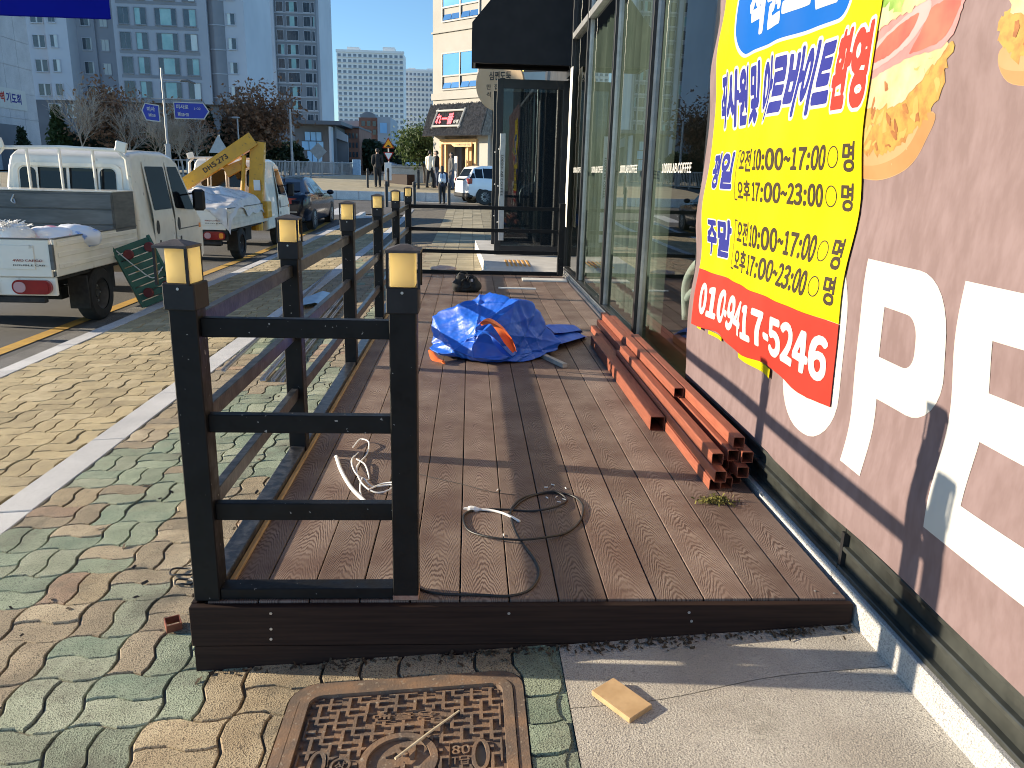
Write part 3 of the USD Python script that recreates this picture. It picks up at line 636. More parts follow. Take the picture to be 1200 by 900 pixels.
for (qa, qb, w) in (((308, 447), (404, 336), .04), ((320, 448), (408, 340), .03), ((331, 449), (412, 344), .028), ((262, 436), (388, 318), .03)):
    a, b = at_z(*qa, -.262), at_z(*qb, -.262); L = np.linalg.norm(b - a); m = cat(bx(-w / 2, w / 2, 0, L, 0, .003), bx(-w / 2, -w / 2 + .003, 0, L, .003, .02), bx(w / 2 - .003, w / 2, 0, L, .003, .02))
    put('channel', moved(m, a + [0, 0, .004], rz=-math.atan2(b[0] - a[0], b[1] - a[1])), 'channel', ch)
a = [at_z(*q, -.25) for q in ((337, 362), (352, 352), (378, 342), (369, 356))]
put('blue_film', cat(quad(*[p + [0, 0, .012] for p in a]), quad(a[3] + [0, 0, .013], a[2] + [0, 0, .013], a[2] + [.12, -.1, .004], a[3] + [.12, -.1, .004])), 'film_blue', label='pale blue plastic film on the pavers past the railing', cat='plastic film')

# crumpled tarpaulin
def crumple(dirs, seed, amp, n=26, f0=2.2):
    rg = np.random.default_rng(seed); out = np.zeros(len(dirs))
    for k in range(n):
        d = rg.normal(0, 1, 3); d /= np.linalg.norm(d); f = f0 * rg.uniform(.5, 2.2); ph = rg.uniform(0, 1)
        t = (dirs @ d) * f + ph; out += (np.abs((t % 1) - .5) * 2 - .5) / f
    return out / n ** .5 * amp * f0
ico = trimesh.creation.icosphere(subdivisions=6); D = np.array(ico.vertices)
rg = np.random.default_rng(23); rad = np.full(len(D), .2)
for bc, br in (((-.16, .02, .08), .27), ((.10, -.02, .10), .28), ((.24, .04, .06), .23), ((-.02, -.12, .04), .27), ((-.24, -.06, .02), .20), ((0, .12, .14), .22), ((.12, -.14, .02), .23), ((-.30, .08, .12), .14), ((-.05, .02, .22), .17), ((.30, .0, .14), .15)):
    bc = np.array(bc); q = D @ bc; disc_ = q * q - bc @ bc + br * br; rad = np.maximum(rad, np.where(disc_ > 0, q + np.sqrt(np.maximum(disc_, 0)), 0))
W_ = D + .16 * np.stack([meshkit.fbm(D * 1.5 + k * 7, 2, k) - .5 for k in range(3)], 1)
for k in range(17):                                              # flat facets between sharp folds
    n = rg.normal(0, 1, 3); n[2] = abs(n[2]) * .9 + .05; n /= np.linalg.norm(n); c = W_ @ n; near = c > .25
    rr_ = (rad * (D @ n))[near].max() * rg.uniform(.76, .95); rad = np.where(near, np.minimum(rad, np.where(near, rr_ / np.maximum(c, .25), 9)), rad)
fold = np.zeros(len(D))
for k in range(12):                                              # long pinched ridges across the heap
    n = rg.normal(0, 1, 3); n /= np.linalg.norm(n); c = np.abs(W_ @ n - rg.uniform(-.3, .3)); fold += np.exp(-c / .045) * rg.uniform(.03, .08) * rg.choice([1, 1, -.9]) * (.3 + meshkit.noise(D * 2 + k))
rad = rad * (1 + fold + .22 * crumple(W_ * 1.6, 19, .13, 10, 2.2)) * (1 + .008 * (meshkit.noise(D * 26) - .5))
V = D * rad[:, None] * [1.03, .96, .98]
V[:, 2] = np.where(V[:, 2] < 0, V[:, 2] * .35, V[:, 2]) + .06; V[:, 2] = np.maximum(V[:, 2], .003 + .003 * meshkit.noise(V * 9))
cx, cy = .185, 5.42
tarp = thing('tarpaulin', 'crumpled blue tarpaulin heap with an orange underside on the deck', 'tarpaulin')
put('sheet', T3(V + [cx, cy, 0], ico.faces, process=False), 'tarp', tarp, smooth=24)
def ribbon(path, width, fn=None, th=.004):
    p = spline(path, 6); t = np.gradient(p, axis=0); t /= np.linalg.norm(t, axis=1, keepdims=True); w_ = np.interp(np.linspace(0, 1, len(p)), np.linspace(0, 1, len(width)), width)
    rows = []
    for k in range(len(p)):
        s = np.cross(t[k], [0, .55, .83]); s /= np.linalg.norm(s); n = np.cross(s, t[k])
        rows.append([p[k] + s * w_[k] * u + n * (.02 * math.cos(u * PI) * (w_[k] / .05)) for u in np.linspace(-.5, .5, 7)])
    rows = np.array(rows); a, b = rows.shape[:2]; v = rows.reshape(-1, 3); f = []
    for i in range(a - 1):
        for j in range(b - 1): q = i * b + j; f += [[q, q + 1, q + b + 1], [q, q + b + 1, q + b]]
    return T3(v, np.array(f), process=False)
fd = lambda px, py, Y: at(px, py, Y)
put('orange_fold', ribbon([fd(562, 381, 5.10), fd(572, 378, 5.03), fd(584, 386, 4.99), fd(595, 399, 4.98), fd(603, 413, 5.0)], [.03, .075, .085, .08, .03]), 'tarp_back', tarp, smooth=True)
put('blue_hem', ribbon([fd(560, 388, 5.07), fd(572, 392, 5.0), fd(580, 400, 4.97), fd(590, 412, 4.97), fd(600, 419, 4.99)], [.02, .05, .05, .05, .02]), 'tarp', tarp, smooth=True)
put('orange_corner', ribbon([fd(503, 411, 5.25), fd(507, 416, 5.2), fd(512, 424, 5.12), (-.17, 5.07, .01)], [.02, .06, .08, .05]), 'tarp_back', tarp, smooth=True)
tp = np.array([[.55, 5.62, .10], [.62, 5.72, .075], [.72, 5.86, .06], [.82, 6.0, .045], [.91, 6.1, .012]])
put('tail', ribbon(tp, [.18, .22, .2, .16, .04]), 'tarp', tarp, smooth=True)
put('tail', ribbon(tp * [1, 1, .3] + [.02, -.09, .0], [.12, .2, .2, .14, .03]), 'tarp', tarp, smooth=True)
a, b = at_z(632, 414, .02), at_z(662, 428, .02)
dv_ = (b - a) / np.linalg.norm(b - a); a = a - dv_ * .2; a[2] = 0
put('timber_batten', moved(bx(-.018, .018, 0, np.linalg.norm((b - a)[:2]), .001, .031, .002), a, rz=-math.atan2(dv_[0], dv_[1])), 'grey_wood', label='grey wooden batten end sticking out from under the blue tarp', cat='batten')
bg = thing('tool_bag', 'black cable reel bag standing behind the blue tarp', 'bag', at_z(546, 342, 0))
bag = limb([[(-.09, 0, .06, .06), (.1, .02, .06, .07)], [(-.08, 0, .06, .07), (-.05, .02, .15, .05)], [(.1, 0, .06, .06), (.07, .02, .13, .05)]], .02, 4)
bag.vertices += .018 * (meshkit.noise(np.array(bag.vertices) * 22)[:, None] - .5) * bag.vertex_normals
put('body', bag, 'matte_black', bg, smooth=True)
for k, (r_, o) in enumerate(((.05, (-.03, 0, .17)), (.045, (.05, -.03, .14)), (.05, (.0, -.06, .1)))):
    a = np.linspace(0, 2 * PI, 18); put('cable_ring', tube(np.c_[o[0] + r_ * np.cos(a), np.full(18, o[1]) + .01 * np.sin(2 * a), o[2] + r_ * np.sin(a)], .007, 6), 'black', bg, smooth=True)
put('tag', bx(.05, .075, -.075, -.07, .12, .15), 'silver', bg)
rg = np.random.default_rng(4); c = at_z(520, 317, float(S(-.4, 10.5)) + .01)
v = ball((0, 0, .03), (.20, .13, .045), 3); vv = np.array(v.vertices); vv += .03 * (meshkit.fbm(vv * 17, 2)[:, None] - .5) * v.vertex_normals
put('rag', T3(vv + c, v.faces, process=False), 'rag', smooth=True, label='pale pink crumpled rag on the tiles beyond the far railing', cat='rag')
put('white_plank', moved(bx(-.21, .21, -.02, .02, 0, .014, .001), at_z(606, 338.5, .001), rz=-.04), 'white_plastic', label='white plank lying across the far deck boards', cat='plank')
put('threshold_board', moved(bx(-.27, .27, -.10, .10, 0, .02, .002), at_z(636, 329, .001) + [.02, 0, 0], rz=-.03), 'concrete_pale', label='beige threshold board at the far deck end by the post', cat='board')
# ================================================================ the shop front on the right
M('mural', (.152, .106, .105), (.186, .134, .135), rough=.65, spec=.2, scale=11, detail=10, lo=.38, hi=.64, stretch=(1, 2.0, .8), world=True, stain=(.205, .158, .158), tscale=3.1, tlo=.58, thi=.85)
M('print_white', (.42, .42, .395), (.45, .45, .425), rough=.6, scale=2, world=True)
M('bun', (.36, .175, .068), (.37, .22, .105), rough=.6, scale=3, world=True)
M('crumb_dark', (.18, .055, .012), (.27, .11, .022), rough=.6, scale=30, world=True)
M('crumb_pale', (.36, .25, .07), (.35, .21, .045), rough=.6, scale=20, world=True)
M('bun_rim', (.33, .13, .04), (.35, .165, .06), rough=.6, scale=4, world=True)
M('crumb', (.33, .20, .036), (.24, .10, .02), rough=.6, scale=24, detail=9, lo=.44, hi=.70, world=True)
M('mayo', (.37, .315, .22), (.36, .27, .12), rough=.6, scale=9, world=True)
M('ham', (.34, .125, .12), (.36, .18, .175), rough=.6, scale=8, world=True)
M('ham_red', (.29, .055, .038), (.33, .10, .06), rough=.6, scale=7, world=True)
M('ham_pale', (.37, .235, .23), (.365, .20, .19), rough=.6, scale=8, world=True)
M('lettuce', (.10, .21, .016), (.25, .35, .08), rough=.6, scale=18, detail=6, world=True)
M('banner_yellow', (.46, .385, .001), (.48, .405, .002), spec=.12, rough=.6, scale=2, world=True)
M('banner_red', (.33, .026, .016), (.36, .032, .019), spec=.15, rough=.6, scale=3, world=True)
M('ink_blue', (.018, .022, .17), rough=.6, spec=.15); M('ink_sky', (.0, .08, .34), rough=.6, spec=.15); M('ink_red', (.34, .03, .02), rough=.6, spec=.15); M('ink_dark', (.04, .028, .018), rough=.6, spec=.15); M('ink_white', (.43, .425, .41), rough=.6, spec=.15)
M('sign_yellow', (.85, .68, .02), rough=.5)
M('facade_dark', (.02, .02, .022), (.035, .035, .037), rough=.4, scale=2, world=True)
M('room_wall', (.13, .14, .14), (.19, .20, .20), rough=.9, scale=1, world=True)
M('room_floor', (.10, .095, .09), (.15, .145, .135), rough=.6, scale=3, world=True)
M('curtain', (.17, .205, .18), (.23, .26, .23), rough=.9, scale=3, trans=.3)
M('sack', (.50, .46, .33), (.62, .57, .44), rough=.9, scale=9)
M('pale_grey', (.55, .58, .57), (.66, .68, .67), rough=.6, scale=6)
M('awning', (.008, .008, .009), (.014, .014, .015), rough=.8, scale=5)
M('sign_tan', (.62, .44, .26), (.68, .50, .31), rough=.6, scale=4)
M('black_text', (.02, .018, .016), rough=.6)
glass('pane', (.72, .80, .78), ior=3.0)
glass('door_pane', (.34, .40, .42), body=(.03, .04, .045), amount=.2, ior=1.6)

shop = thing('coffee_shop', 'black framed glass fronted coffee shop with granite plinth along the deck', 'shop')
dt = at(590, 92.5, 12.5)[2]                                      # top of the open door leaves
y = -1.2
while y < 10.3:
    e = min(y + 1.15, 10.3)
    zb = float(S(1.2, max(min((y + e) / 2, 2), .2))) - .06
    put('plinth_stone', bx(1.201 + rng.gauss(0, .0006), 1.34, y + .002, e - .002, -.2, .018, .003), 'granite', shop); y = e
for k, (a, b) in enumerate(((-1.2, 2.25), (2.254, 4.2))):
    put('bottom_frame', cat(bx(1.216, 1.32, a, b, .0195, .036, .002), bx(1.237, 1.32, a, b, .036, .088), bx(1.223, 1.32, a, b, .088, .104, .003), bx(1.242, 1.32, a, b, .104, .152), bx(1.230, 1.32, a, b, .150, .166, .002)), 'alu_frame', shop)
put('frame_seam', bx(1.222, 1.25, 2.244, 2.262, .036, .15), 'black', shop)
MUL = [4.215, 5.75, 7.28, 9.0, 10.33]
put('sill', cat(bx(1.238, 1.32, 4.25, 10.3, .019, .05, .002), bx(1.25, 1.32, 4.25, 10.3, .05, .068, .002)), 'black_frame', shop)
put('sill_track', cat(bx(1.192, 1.205, 6.3, 9.9, .0, .026, .002), bx(1.21, 1.236, 5.95, 9.95, .0195, .046, .003), bx(1.226, 1.236, 5.95, 9.95, .046, .058, .001)), 'silver', shop)
for k, y in enumerate(MUL):
    put('mullion', bx(1.236, 1.262, y - .028, y + .028, .0685, 4.25, .002), 'black_frame', shop)
    put('mullion', bx(1.262, 1.315, y - .024, y + .024, .0685, 4.25, .002), 'silver' if 0 < k < 4 else 'black_frame', shop)
put('transom', bx(1.24, 1.312, 4.243, 10.302, 2.86, 2.93, .002), 'silver', shop)
for a, b in zip(MUL[:-1], MUL[1:]):
    pn = put('pane', quad((1.286, a + .024, .0685), (1.286, a + .024, 2.86), (1.286, b - .024, 2.86), (1.286, b - .024, .0685)), 'pane', shop)
    put('upper_pane', quad((1.286, a + .024, 2.93), (1.286, a + .024, 4.2), (1.286, b - .024, 4.2), (1.286, b - .024, 2.93)), 'pane', shop)
    c = (a + b) / 2 + .02; w = .36
    t = fit_text('10000LAB COFFEE', -w, w, 0, .062, stroke=2.2)
    put('lettering', sheet(t, lambda q, c=c: np.stack([0 * q[:, 0] + 1.2832, c - q[:, 0], 1.275 + q[:, 1]], 1)), 'print_white', pn)
put('fascia_panel', bx(1.255, 1.6, -1.2, 10.36, 4.2, 7.2, .004), 'facade_dark', shop)
put('wall', bx(1.33, 1.6, -1.2, 4.16, .0, 4.19), 'facade_dark', shop)
put('wall', bx(1.50, 1.9, 10.361, 12.40, -.2, 7.2), 'facade_dark', shop)
put('wall', bx(1.50, 1.9, 14.50, 16.9, -.2, 7.2), 'facade_dark', shop)
put('wall', bx(1.50, 1.9, 12.41, 14.49, dt + .05, 7.2), 'facade_dark', shop)
put('jamb', bx(1.30, 1.9, 10.362, 10.62, -.1, 4.19, .003), 'black_frame', shop)
put('downpipe', tube([(1.455, 11.25, .0), (1.455, 11.25, 7.1)], .035, 10), 'silver', shop, smooth=40)
put('corner_strip', bx(1.47, 1.498, 10.9, 10.96, .0, 7.1), 'silver', shop)
put('paper_strip', bx(1.228, 1.231, 10.06, 10.30, .60, 2.52), 'concrete_pale', shop)
put('upper_wall', bx(1.61, 14, -1.2, 15.6, 7.21, 13), 'facade_dark', shop)
put('room', cat(bx(1.61, 7.0, -1.15, 15.5, -.05, .018), bx(6.9, 7.0, -1.15, 15.5, .019, 4.3), bx(1.62, 6.89, -1.15, -1.05, .019, 4.3)), 'room_wall', shop)
put('room_floor', bx(1.325, 6.88, 4.3, 10.2, .019, .03), 'room_floor', shop)
put('ceiling', bx(1.62, 7.0, -1.15, 15.5, 4.31, 4.4), 'facade_dark', shop)
put('partition', bx(1.62, 6.88, 10.37, 10.5, .031, 4.3), 'room_wall', shop)
for y0, h in ((12.5, -1), (14.36, 1)):                            # two tall door leaves standing open across the pavement
    a, b, fz = .385, 1.495, -.005
    d = put('door', cat(bx(a, a + .10, y0 - .025, y0 + .025, fz, dt, .003), bx(b - .10, b, y0 - .025, y0 + .025, fz, dt, .003), bx(a + .1005, b - .1005, y0 - .025, y0 + .025, dt - .13, dt), bx(a + .1005, b - .1005, y0 - .025, y0 + .025, fz, .135)), 'black_frame', shop)
    put('door_glass', bx(a + .098, b - .098, y0 - .006, y0 + .006, .134, dt - .129), 'door_pane', d)
    for s in (-1, 1):
        yy = y0 + s * .06; hx = a + (.03 if s > 0 else .06)
        put('handle', cat(bx(hx, hx + .085, yy - .004, yy + .004, .22, 1.83, .002), *[cyl((hx + .04, y0, z), (hx + .04, yy, z), .008) for z in (.45, 1.6)]), 'silver', d)
    t = fit_text('10000LAB COFFEE', 0, .62, -.017, .017, stroke=2)
    put('lettering', sheet(t, lambda q, y0=y0, a=a: np.stack([a + .1 + q[:, 1] * 1.0, 0 * q[:, 0] + y0 - .0655, 1.52 - q[:, 0]], 1)), 'black_text', d)
    for z in (.5, 1.05, 1.6): put('stud', ball((a + .05, y0 - .03, z), .016, 1), 'silver', d)
put('entrance_beam', bx(1.42, 1.52, 10.63, 12.41, dt + .02, dt + .12), 'black_frame', shop)
for k in range(2): put('bent_rail', tube(spline([(1.02 + .02 * k, 12.62 + 1.86 * k, 2.5), (1.02 + .02 * k, 12.62 + 1.86 * k, 1.25), (.95, 12.62 + 1.86 * k, 1.1), (.80, 12.62 + 1.86 * k, 1.0), (.79, 12.62 + 1.86 * k, .8)], 4), .012, 6), 'silver', shop, smooth=True)
put('landing', prism([(-.02, 9.99), (1.2, 9.99), (1.5, 10.4), (1.5, 15.2), (.1, 15.2), (.24, 10.6)], -.19, -.012), 'concrete_pale', shop)
put('landing', prism([(.42, 9.985), (1.2, 9.985), (1.2, 10.35), (.52, 10.02)], -.011, -.006), 'facade_dark', shop)
for k in range(6): put('tactile_bar', bx(.52 + k * .062, .55 + k * .062, 10.95, 11.75, -.0118, -.006, .001), 'tactile', shop)

# things seen inside through the glass
cur = thing('curtain', 'pale green pleated curtain hanging inside the far shop windows', 'curtain')
xs = np.linspace(5.9, 10.25, 140); v, f = [], []
for i, yv in enumerate(xs):
    for z in (.05, 2.84): v.append([1.46 + .035 * math.sin(yv * 26) + .02 * math.sin(yv * 61), yv, z])
for i in range(len(xs) - 1): f += [[2 * i, 2 * i + 2, 2 * i + 3], [2 * i, 2 * i + 3, 2 * i + 1]]
put('cloth', T3(np.array(v), np.array(f), process=False), 'curtain', cur, smooth=True)
for k, yv in enumerate((5.3, 5.95)):
    put('folded_parasol', lathe([(0, .03), (.10, .031), (.09, .5), (.05, 1.5), (.02, 2.35), (0, 2.36)], 14, 'z', (1.8 + .1 * k, yv, 0)), 'sack', smooth=40, label=('nearer' if k == 0 else 'further') + ' tall folded beige parasol standing inside behind the glass', cat='parasol')
hs = thing('hose_bundle', 'pale plastic hoses piled inside the nearest shop window', 'hoses')
for k, pth in enumerate((((1.5, 4.5, .62), (1.5, 4.75, .75), (1.5, 5.05, .72), (1.48, 5.25, .55), (1.5, 5.25, .3)), ((1.5, 4.45, .5), (1.5, 4.8, .56), (1.5, 5.1, .52), (1.5, 5.3, .42)), ((1.5, 4.4, .15), (1.5, 4.6, .4), (1.5, 4.8, .66), (1.55, 4.9, .9)), ((1.52, 4.5, .1), (1.52, 4.55, .4), (1.5, 4.62, .62)), ((1.46, 4.7, .66), (1.46, 4.95, 1.0), (1.46, 5.0, 1.05)))):
    put('hose', tube(spline(pth, 6), .028 if k < 4 else .014, 8), 'pale_grey', hs, smooth=True)
sk = limb([[(1.55, 4.85, .12, .1), (1.52, 4.75, .45, .12)], [(1.6, 4.95, .12, .1), (1.55, 4.9, .42, .11)]], .03, 5); sk.vertices += .04 * (meshkit.fbm(np.array(sk.vertices) * 14, 2)[:, None] - .5) * sk.vertex_normals
put('plastic_sack', sk, 'sack', smooth=True, label='beige sack standing inside the nearest shop window', cat='sack')

# printed vinyl sheet over the first windows: it bulges, so its print and the shadows on it waver
def bulge(y, z): return np.clip((z - .14) / .22, .12, 1) * _bulge(y, z)
def _bulge(y, z): return .0095 * np.sin(2 * PI * (1.55 * z + .35 * y) + .4) + .008 * np.sin(2 * PI * (.8 * y - .4 * z) + 1) + .0035 * np.sin(2 * PI * (2.6 * z + 1.1 * y))
def on_mural(off): return lambda q: np.stack([1.222 - bulge(q[:, 0], q[:, 1]) - off, q[:, 0], q[:, 1]], 1)
IN = (1, 0, 0)
mur = thing('printed_sheet', 'large mauve printed vinyl sheet with giant white letters over the shop windows', 'wall sheet')
yb = np.linspace(-1.1, 4.19, 60); edge = .168 + .014 * meshkit.noise(np.c_[yb * 2.5, yb * 0, yb * 0]) + np.where((yb > 2.2) & (yb < 2.9), -.012 * (yb - 2.2), 0) 
put('vinyl', sheet(Polygon(list(zip(yb, edge)) + [(4.19, 3.0), (-1.1, 3.0)]), on_mural(0), .05, .002, IN), 'mural', mur, smooth=True)
def stroke_letter(poly): return put('letter', sheet(poly, on_mural(.0012), .035), 'print_white', mur, smooth=True)
def rrect(y0, y1, z0, z1, r): return sbox(y0 + r, z0 + r, y1 - r, z1 - r).buffer(r, quad_segs=8)
def tall(p): return affinity.scale(p, 1, 1.005, origin=(0, .37))
stroke_letter(tall(rrect(2.43, 2.87, .36, 1.03, .2).difference(rrect(2.56, 2.74, .49, .90, .085))))
stem = sbox(2.205, .365, 2.345, 1.02)
bowl = rrect(1.87, 2.60, .615, 1.02, .17).intersection(sbox(1.87, .5, 2.345, 1.1)).difference(rrect(2.01, 2.5, .745, .895, .06).intersection(sbox(1.9, .6, 2.206, 1.0)))
stroke_letter(tall(unary_union([stem, bowl])))
stroke_letter(tall(unary_union([sbox(1.70, .37, 1.835, 1.02), sbox(1.40, .90, 1.75, 1.02), sbox(1.42, .655, 1.75, .775), sbox(1.40, .37, 1.75, .49)])))
def blob(pts, n=6): p = spline(np.c_[np.array(pts + pts[:1], float), np.zeros(len(pts) + 1)], n); return Polygon(p[:, :2]).buffer(0)
def burger(nm, ox, oz, s, seed):
    rg = np.random.default_rng(seed)
    def rough(p, a): 
        c = np.array(p.exterior.segmentize(.02).coords); return Polygon(c + rg.normal(0, a, c.shape)).buffer(.004).buffer(-.004)
    tr = lambda p: affinity.translate(affinity.scale(p, s, s, origin=(0, 0)), ox, oz)
    L = [('bun', blob([(.36, .0), (.2, -.005), (.05, .03), (-.03, .10), (-.06, .17), (.15, .16), (.42, .15), (.56, .12), (.52, .03)]), 0),
         ('crumb', blob([(.50, .09), (.3, .075), (.16, .075), (.02, .13), (-.08, .20), (-.10, .27), (-.11, .33), (.1, .30), (.4, .28), (.58, .2)]), .007),
         ('mayo', blob([(.52, .21), (.3, .205), (.12, .20), (-.02, .27), (-.09, .34), (.1, .36), (.4, .35), (.56, .3)]), .005),
         ('ham', blob([(.54, .28), (.35, .285), (.12, .32), (-.08, .33), (-.12, .41), (-.10, .46), (.1, .47), (.3, .44), (.55, .40)]), .002),
         ('ham_red', blob([(.10, .33), (-.06, .345), (-.105, .41), (-.09, .445), (.03, .435), (.06, .38)]), .001),
         ('ham_pale', blob([(.46, .30), (.30, .315), (.14, .35), (.05, .40), (.03, .45), (.08, .46), (.22, .42), (.42, .36)]), .001),
         ('ham_red', blob([(.38, .335), (.25, .34), (.13, .375), (.085, .425), (.11, .435), (.25, .40)]), .001),
         ('mayo', blob([(.56, .40), (.30, .43), (.05, .465), (-.11, .47), (-.12, .56), (.1, .60), (.5, .6), (.6, .5)]), .004),
         ('lettuce', blob([(.56, .50), (.30, .50), (.22, .46), (.14, .49), (.0, .53), (-.08, .57), (-.1, .68), (.2, .72), (.6, .70), (.66, .58)]), .008),
         ('bun', blob([(.60, .64), (.2, .66), (-.1, .66), (-.09, .8), (.0, .92), (.2, 1.0), (.45, .98), (.62, .85)]), 0)]
    for k, (m, p, a) in enumerate(L):
        p = rough(p, a) if a else p
        if m == 'crumb': chk = p
        put({'crumb': 'chicken', 'mayo': 'sauce', 'ham_red': 'ham', 'ham_pale': 'ham'}.get(m, m), sheet(tr(p), on_mural(.0010 + .0004 * k), .04), m, mur, smooth=True)
    def bits(area, n, r, mat, nm, off):
        for _ in range(n):
            x0, z0, x1, z1 = area.bounds; c = (rg.uniform(x0, x1), rg.uniform(z0, z1))
            a = np.sort(rg.uniform(0, 2 * PI, 9)); rr_ = r * rg.uniform(.6, 1.1, 9); q = affinity.rotate(Polygon(np.c_[c[0] + rr_ * np.cos(a) * 1.2, c[1] + rr_ * np.sin(a) * .5]).buffer(.003), rg.uniform(20, 160)).intersection(area)
            if q.area > 4e-5 and q.geom_type == 'Polygon': put(nm, sheet(tr(q), on_mural(off), .04), mat, mur, smooth=True)
    core = chk.buffer(-.012)
    rimp = L[0][1]; put('bun_shade', sheet(tr(rimp.difference(affinity.translate(rimp, .03, .045)).buffer(-.002)), on_mural(.00125), .04), 'bun_rim', mur, smooth=True)
    bits(core, 26, .026, 'crumb_pale', 'crumb', .0016); bits(core, 26, .017, 'crumb_dark', 'crumb', .0020); bits(L[8][1].buffer(-.01), 16, .035, 'crumb_pale' if False else 'mayo', 'leaf_vein', .0048)
burger('a', 2.16, 1.262, 1.0, 1)
burger('b', 1.43, 1.455, .78, 2)

# recruitment banner hung over the sheet, with vertical folds
def bfold(y, z): return bulge(y, z) + .0065 + np.clip((y - 2.47) / .35, .12, 1) * (.0085 * (1 + np.sin(2 * PI * y / .66 + 1.1 * z + .6)) + .005 * (1 + np.sin(2 * PI * y / .29 + .8 * z)))
def on_banner(off): return lambda q: np.stack([1.222 - bfold(q[:, 0], q[:, 1]) - off, q[:, 0], q[:, 1]], 1)
ban = thing('recruitment_banner', 'bright yellow and red banner with Korean job advert hung on the printed sheet', 'banner')
put('cloth', sheet(sbox(2.47, .795, 4.03, 2.62), on_banner(0), .03, .0015, IN), 'banner_yellow', ban, smooth=True)
bot = [(y, .512 + .012 * math.sin(y * 9)) for y in np.linspace(4.03, 2.47, 24)]
put('red_strip', sheet(Polygon(bot + [(2.47, .7935), (4.03, .7935)]), on_banner(0), .03, .0015, IN), 'banner_red', ban, smooth=True)
for y0, y1 in ((3.35, 2.98), (3.78, 3.6), (3.95, 3.88)):
    put('tape', sheet(sbox(y1, .475 if y0 < 3.5 else .495, y0, .513), on_banner(-.004), .03, .001, IN), 'banner_yellow', ban, smooth=True)
def bt(text, ya, yb, z0, z1, mat, off=.0012, stroke=3, outline=None):
    g = fit_text(text, 0, ya - yb, z0, z1, stroke=stroke)
    if outline: put('lettering', sheet(affinity.scale(affinity.translate(g.buffer(outline), 0, 0), -1, 1, origin=(0, 0)).buffer(0) if False else affinity.affine_transform(g.buffer(outline), [-1, 0, 0, 1, ya, 0]), on_banner(off - .0005), .03), 'ink_white', ban, smooth=True)
    put('lettering', sheet(affinity.affine_transform(g, [-1, 0, 0, 1, ya, 0]), on_banner(off), .03), mat, ban, smooth=True)
put('oval', sheet(rrect(2.66, 3.74, 1.765, 2.26, .12), on_banner(.0006), .03), 'ink_white', ban, smooth=True)
put('oval', sheet(rrect(2.675, 3.725, 1.778, 2.25, .12), on_banner(.0011), .03), 'ink_sky', ban, smooth=True)
bt('직원모집', 3.60, 2.80, 1.83, 2.10, 'ink_white', .0017, 5)
bt('직사원 및 아르바이트', 3.93, 2.755, 1.475, 1.73, 'ink_blue', .0014, 5, .012)
bt('환영', 2.735, 2.49, 1.475, 1.73, 'ink_red', .0014, 5, .012)
for nm, za, zb, r in (('평일', 1.22, 1.37, ((1.28, 1.375), (1.155, 1.245))), ('주말', .90, 1.06, ((.965, 1.07), (.845, .945)))):
    bt(nm, 3.96, 3.66, za - .02, zb, 'ink_blue', .0012, 4, .006)
    put('bracket', sheet(unary_union([sbox(3.60, r[1][0], 3.607, r[0][1]), sbox(3.55, r[0][1] - .008, 3.607, r[0][1]), sbox(3.55, r[1][0], 3.607, r[1][0] + .008)]), on_banner(.0012), .03), 'ink_dark', ban, smooth=True)
    for w, t, (z0, z1) in (('오전', '10:00~17:00', r[0]), ('오후', '17:00~23:00', r[1])):
        bt(w, 3.54, 3.37, z0, z1, 'ink_dark', .0012, 2.5)
        bt(t, 3.34, 2.70, z0 + .005, z1 - .005, 'ink_dark', .0012, 3)
        put('ring', sheet(Point(2.645, (z0 + z1) / 2).buffer(.036).difference(Point(2.645, (z0 + z1) / 2).buffer(.032)), on_banner(.0012), .02), 'ink_dark', ban, smooth=True)
        bt('명', 2.585, 2.515, z0, z1, 'ink_dark', .0012, 2.5)
bt('010-9417-5246', 3.95, 2.52, .575, .735, 'ink_white', .0014, 4)

# ================================================================ awning, round sign
aw = thing('awning', 'black fabric awning box projecting over the shop doors', 'awning')
w0, w1 = at(553, 73, 12)[2], at(553, 28, 12)[2]; ax_ = at(553, 50, 12)[0]; prof = [(ax_, w0), (ax_, w1), (1.495, w1 + 1.75), (1.495, w0)]
put('fabric', cat(prism(prof, 12.0, 12.02, 'xz'), prism(prof, 12.68, 12.70, 'xz'), prism([(ax_, w0), (ax_, w1), (ax_ + .02, w1 + .01), (ax_ + .02, w0)], 12.021, 12.679, 'xz'), prism([(ax_ + .001, w1 + .002), (1.49, w1 + 1.752), (1.49, w1 + 1.775), (ax_, w1 + .025)], 12.0205, 12.6795, 'xz')), 'awning', aw)
put('frame', cat(bx(ax_ + .025, 1.49, 12.03, 12.06, w0, w0 + .03), bx(ax_ + .025, 1.49, 12.64, 12.67, w0, w0 + .03), bx(ax_ + .025, ax_ + .055, 12.07, 12.63, w0, w0 + .03)), 'black_frame', aw)
c = at(586, 98, 16.2); rs = thing('round_sign', 'round tan hanging sign with brush lettering behind the awning', 'sign', c, -.45)
put('board', lathe([(0, -.03), (.50, -.03), (.515, -.015), (.515, .015), (.50, .03), (0, .03)], 48, 'y'), 'sign_tan', rs, smooth=35)
put('lettering', prism(fit_text('심쩐도둑', -.22, .24, .06, .22, stroke=1.5), -.034, -.0305, 'xz'), 'black_text', rs)
put('lettering', prism(unary_union([fit_text(t, x, x + .09, z, z + .1, stroke=1) for t, x, z in (('만', -.27, -.11), ('석', -.27, -.25), ('집', -.11, -.11), ('밥', -.11, -.25), ('면', .05, -.11), ('술', .05, -.25))]), -.034, -.0305, 'xz'), 'black_text', rs)
put('emblem', prism(unary_union([sbox(x, .26, x + .025, .40) for x in np.arange(-.16, .17, .055)]), -.034, -.0305, 'xz'), 'black_text', rs)
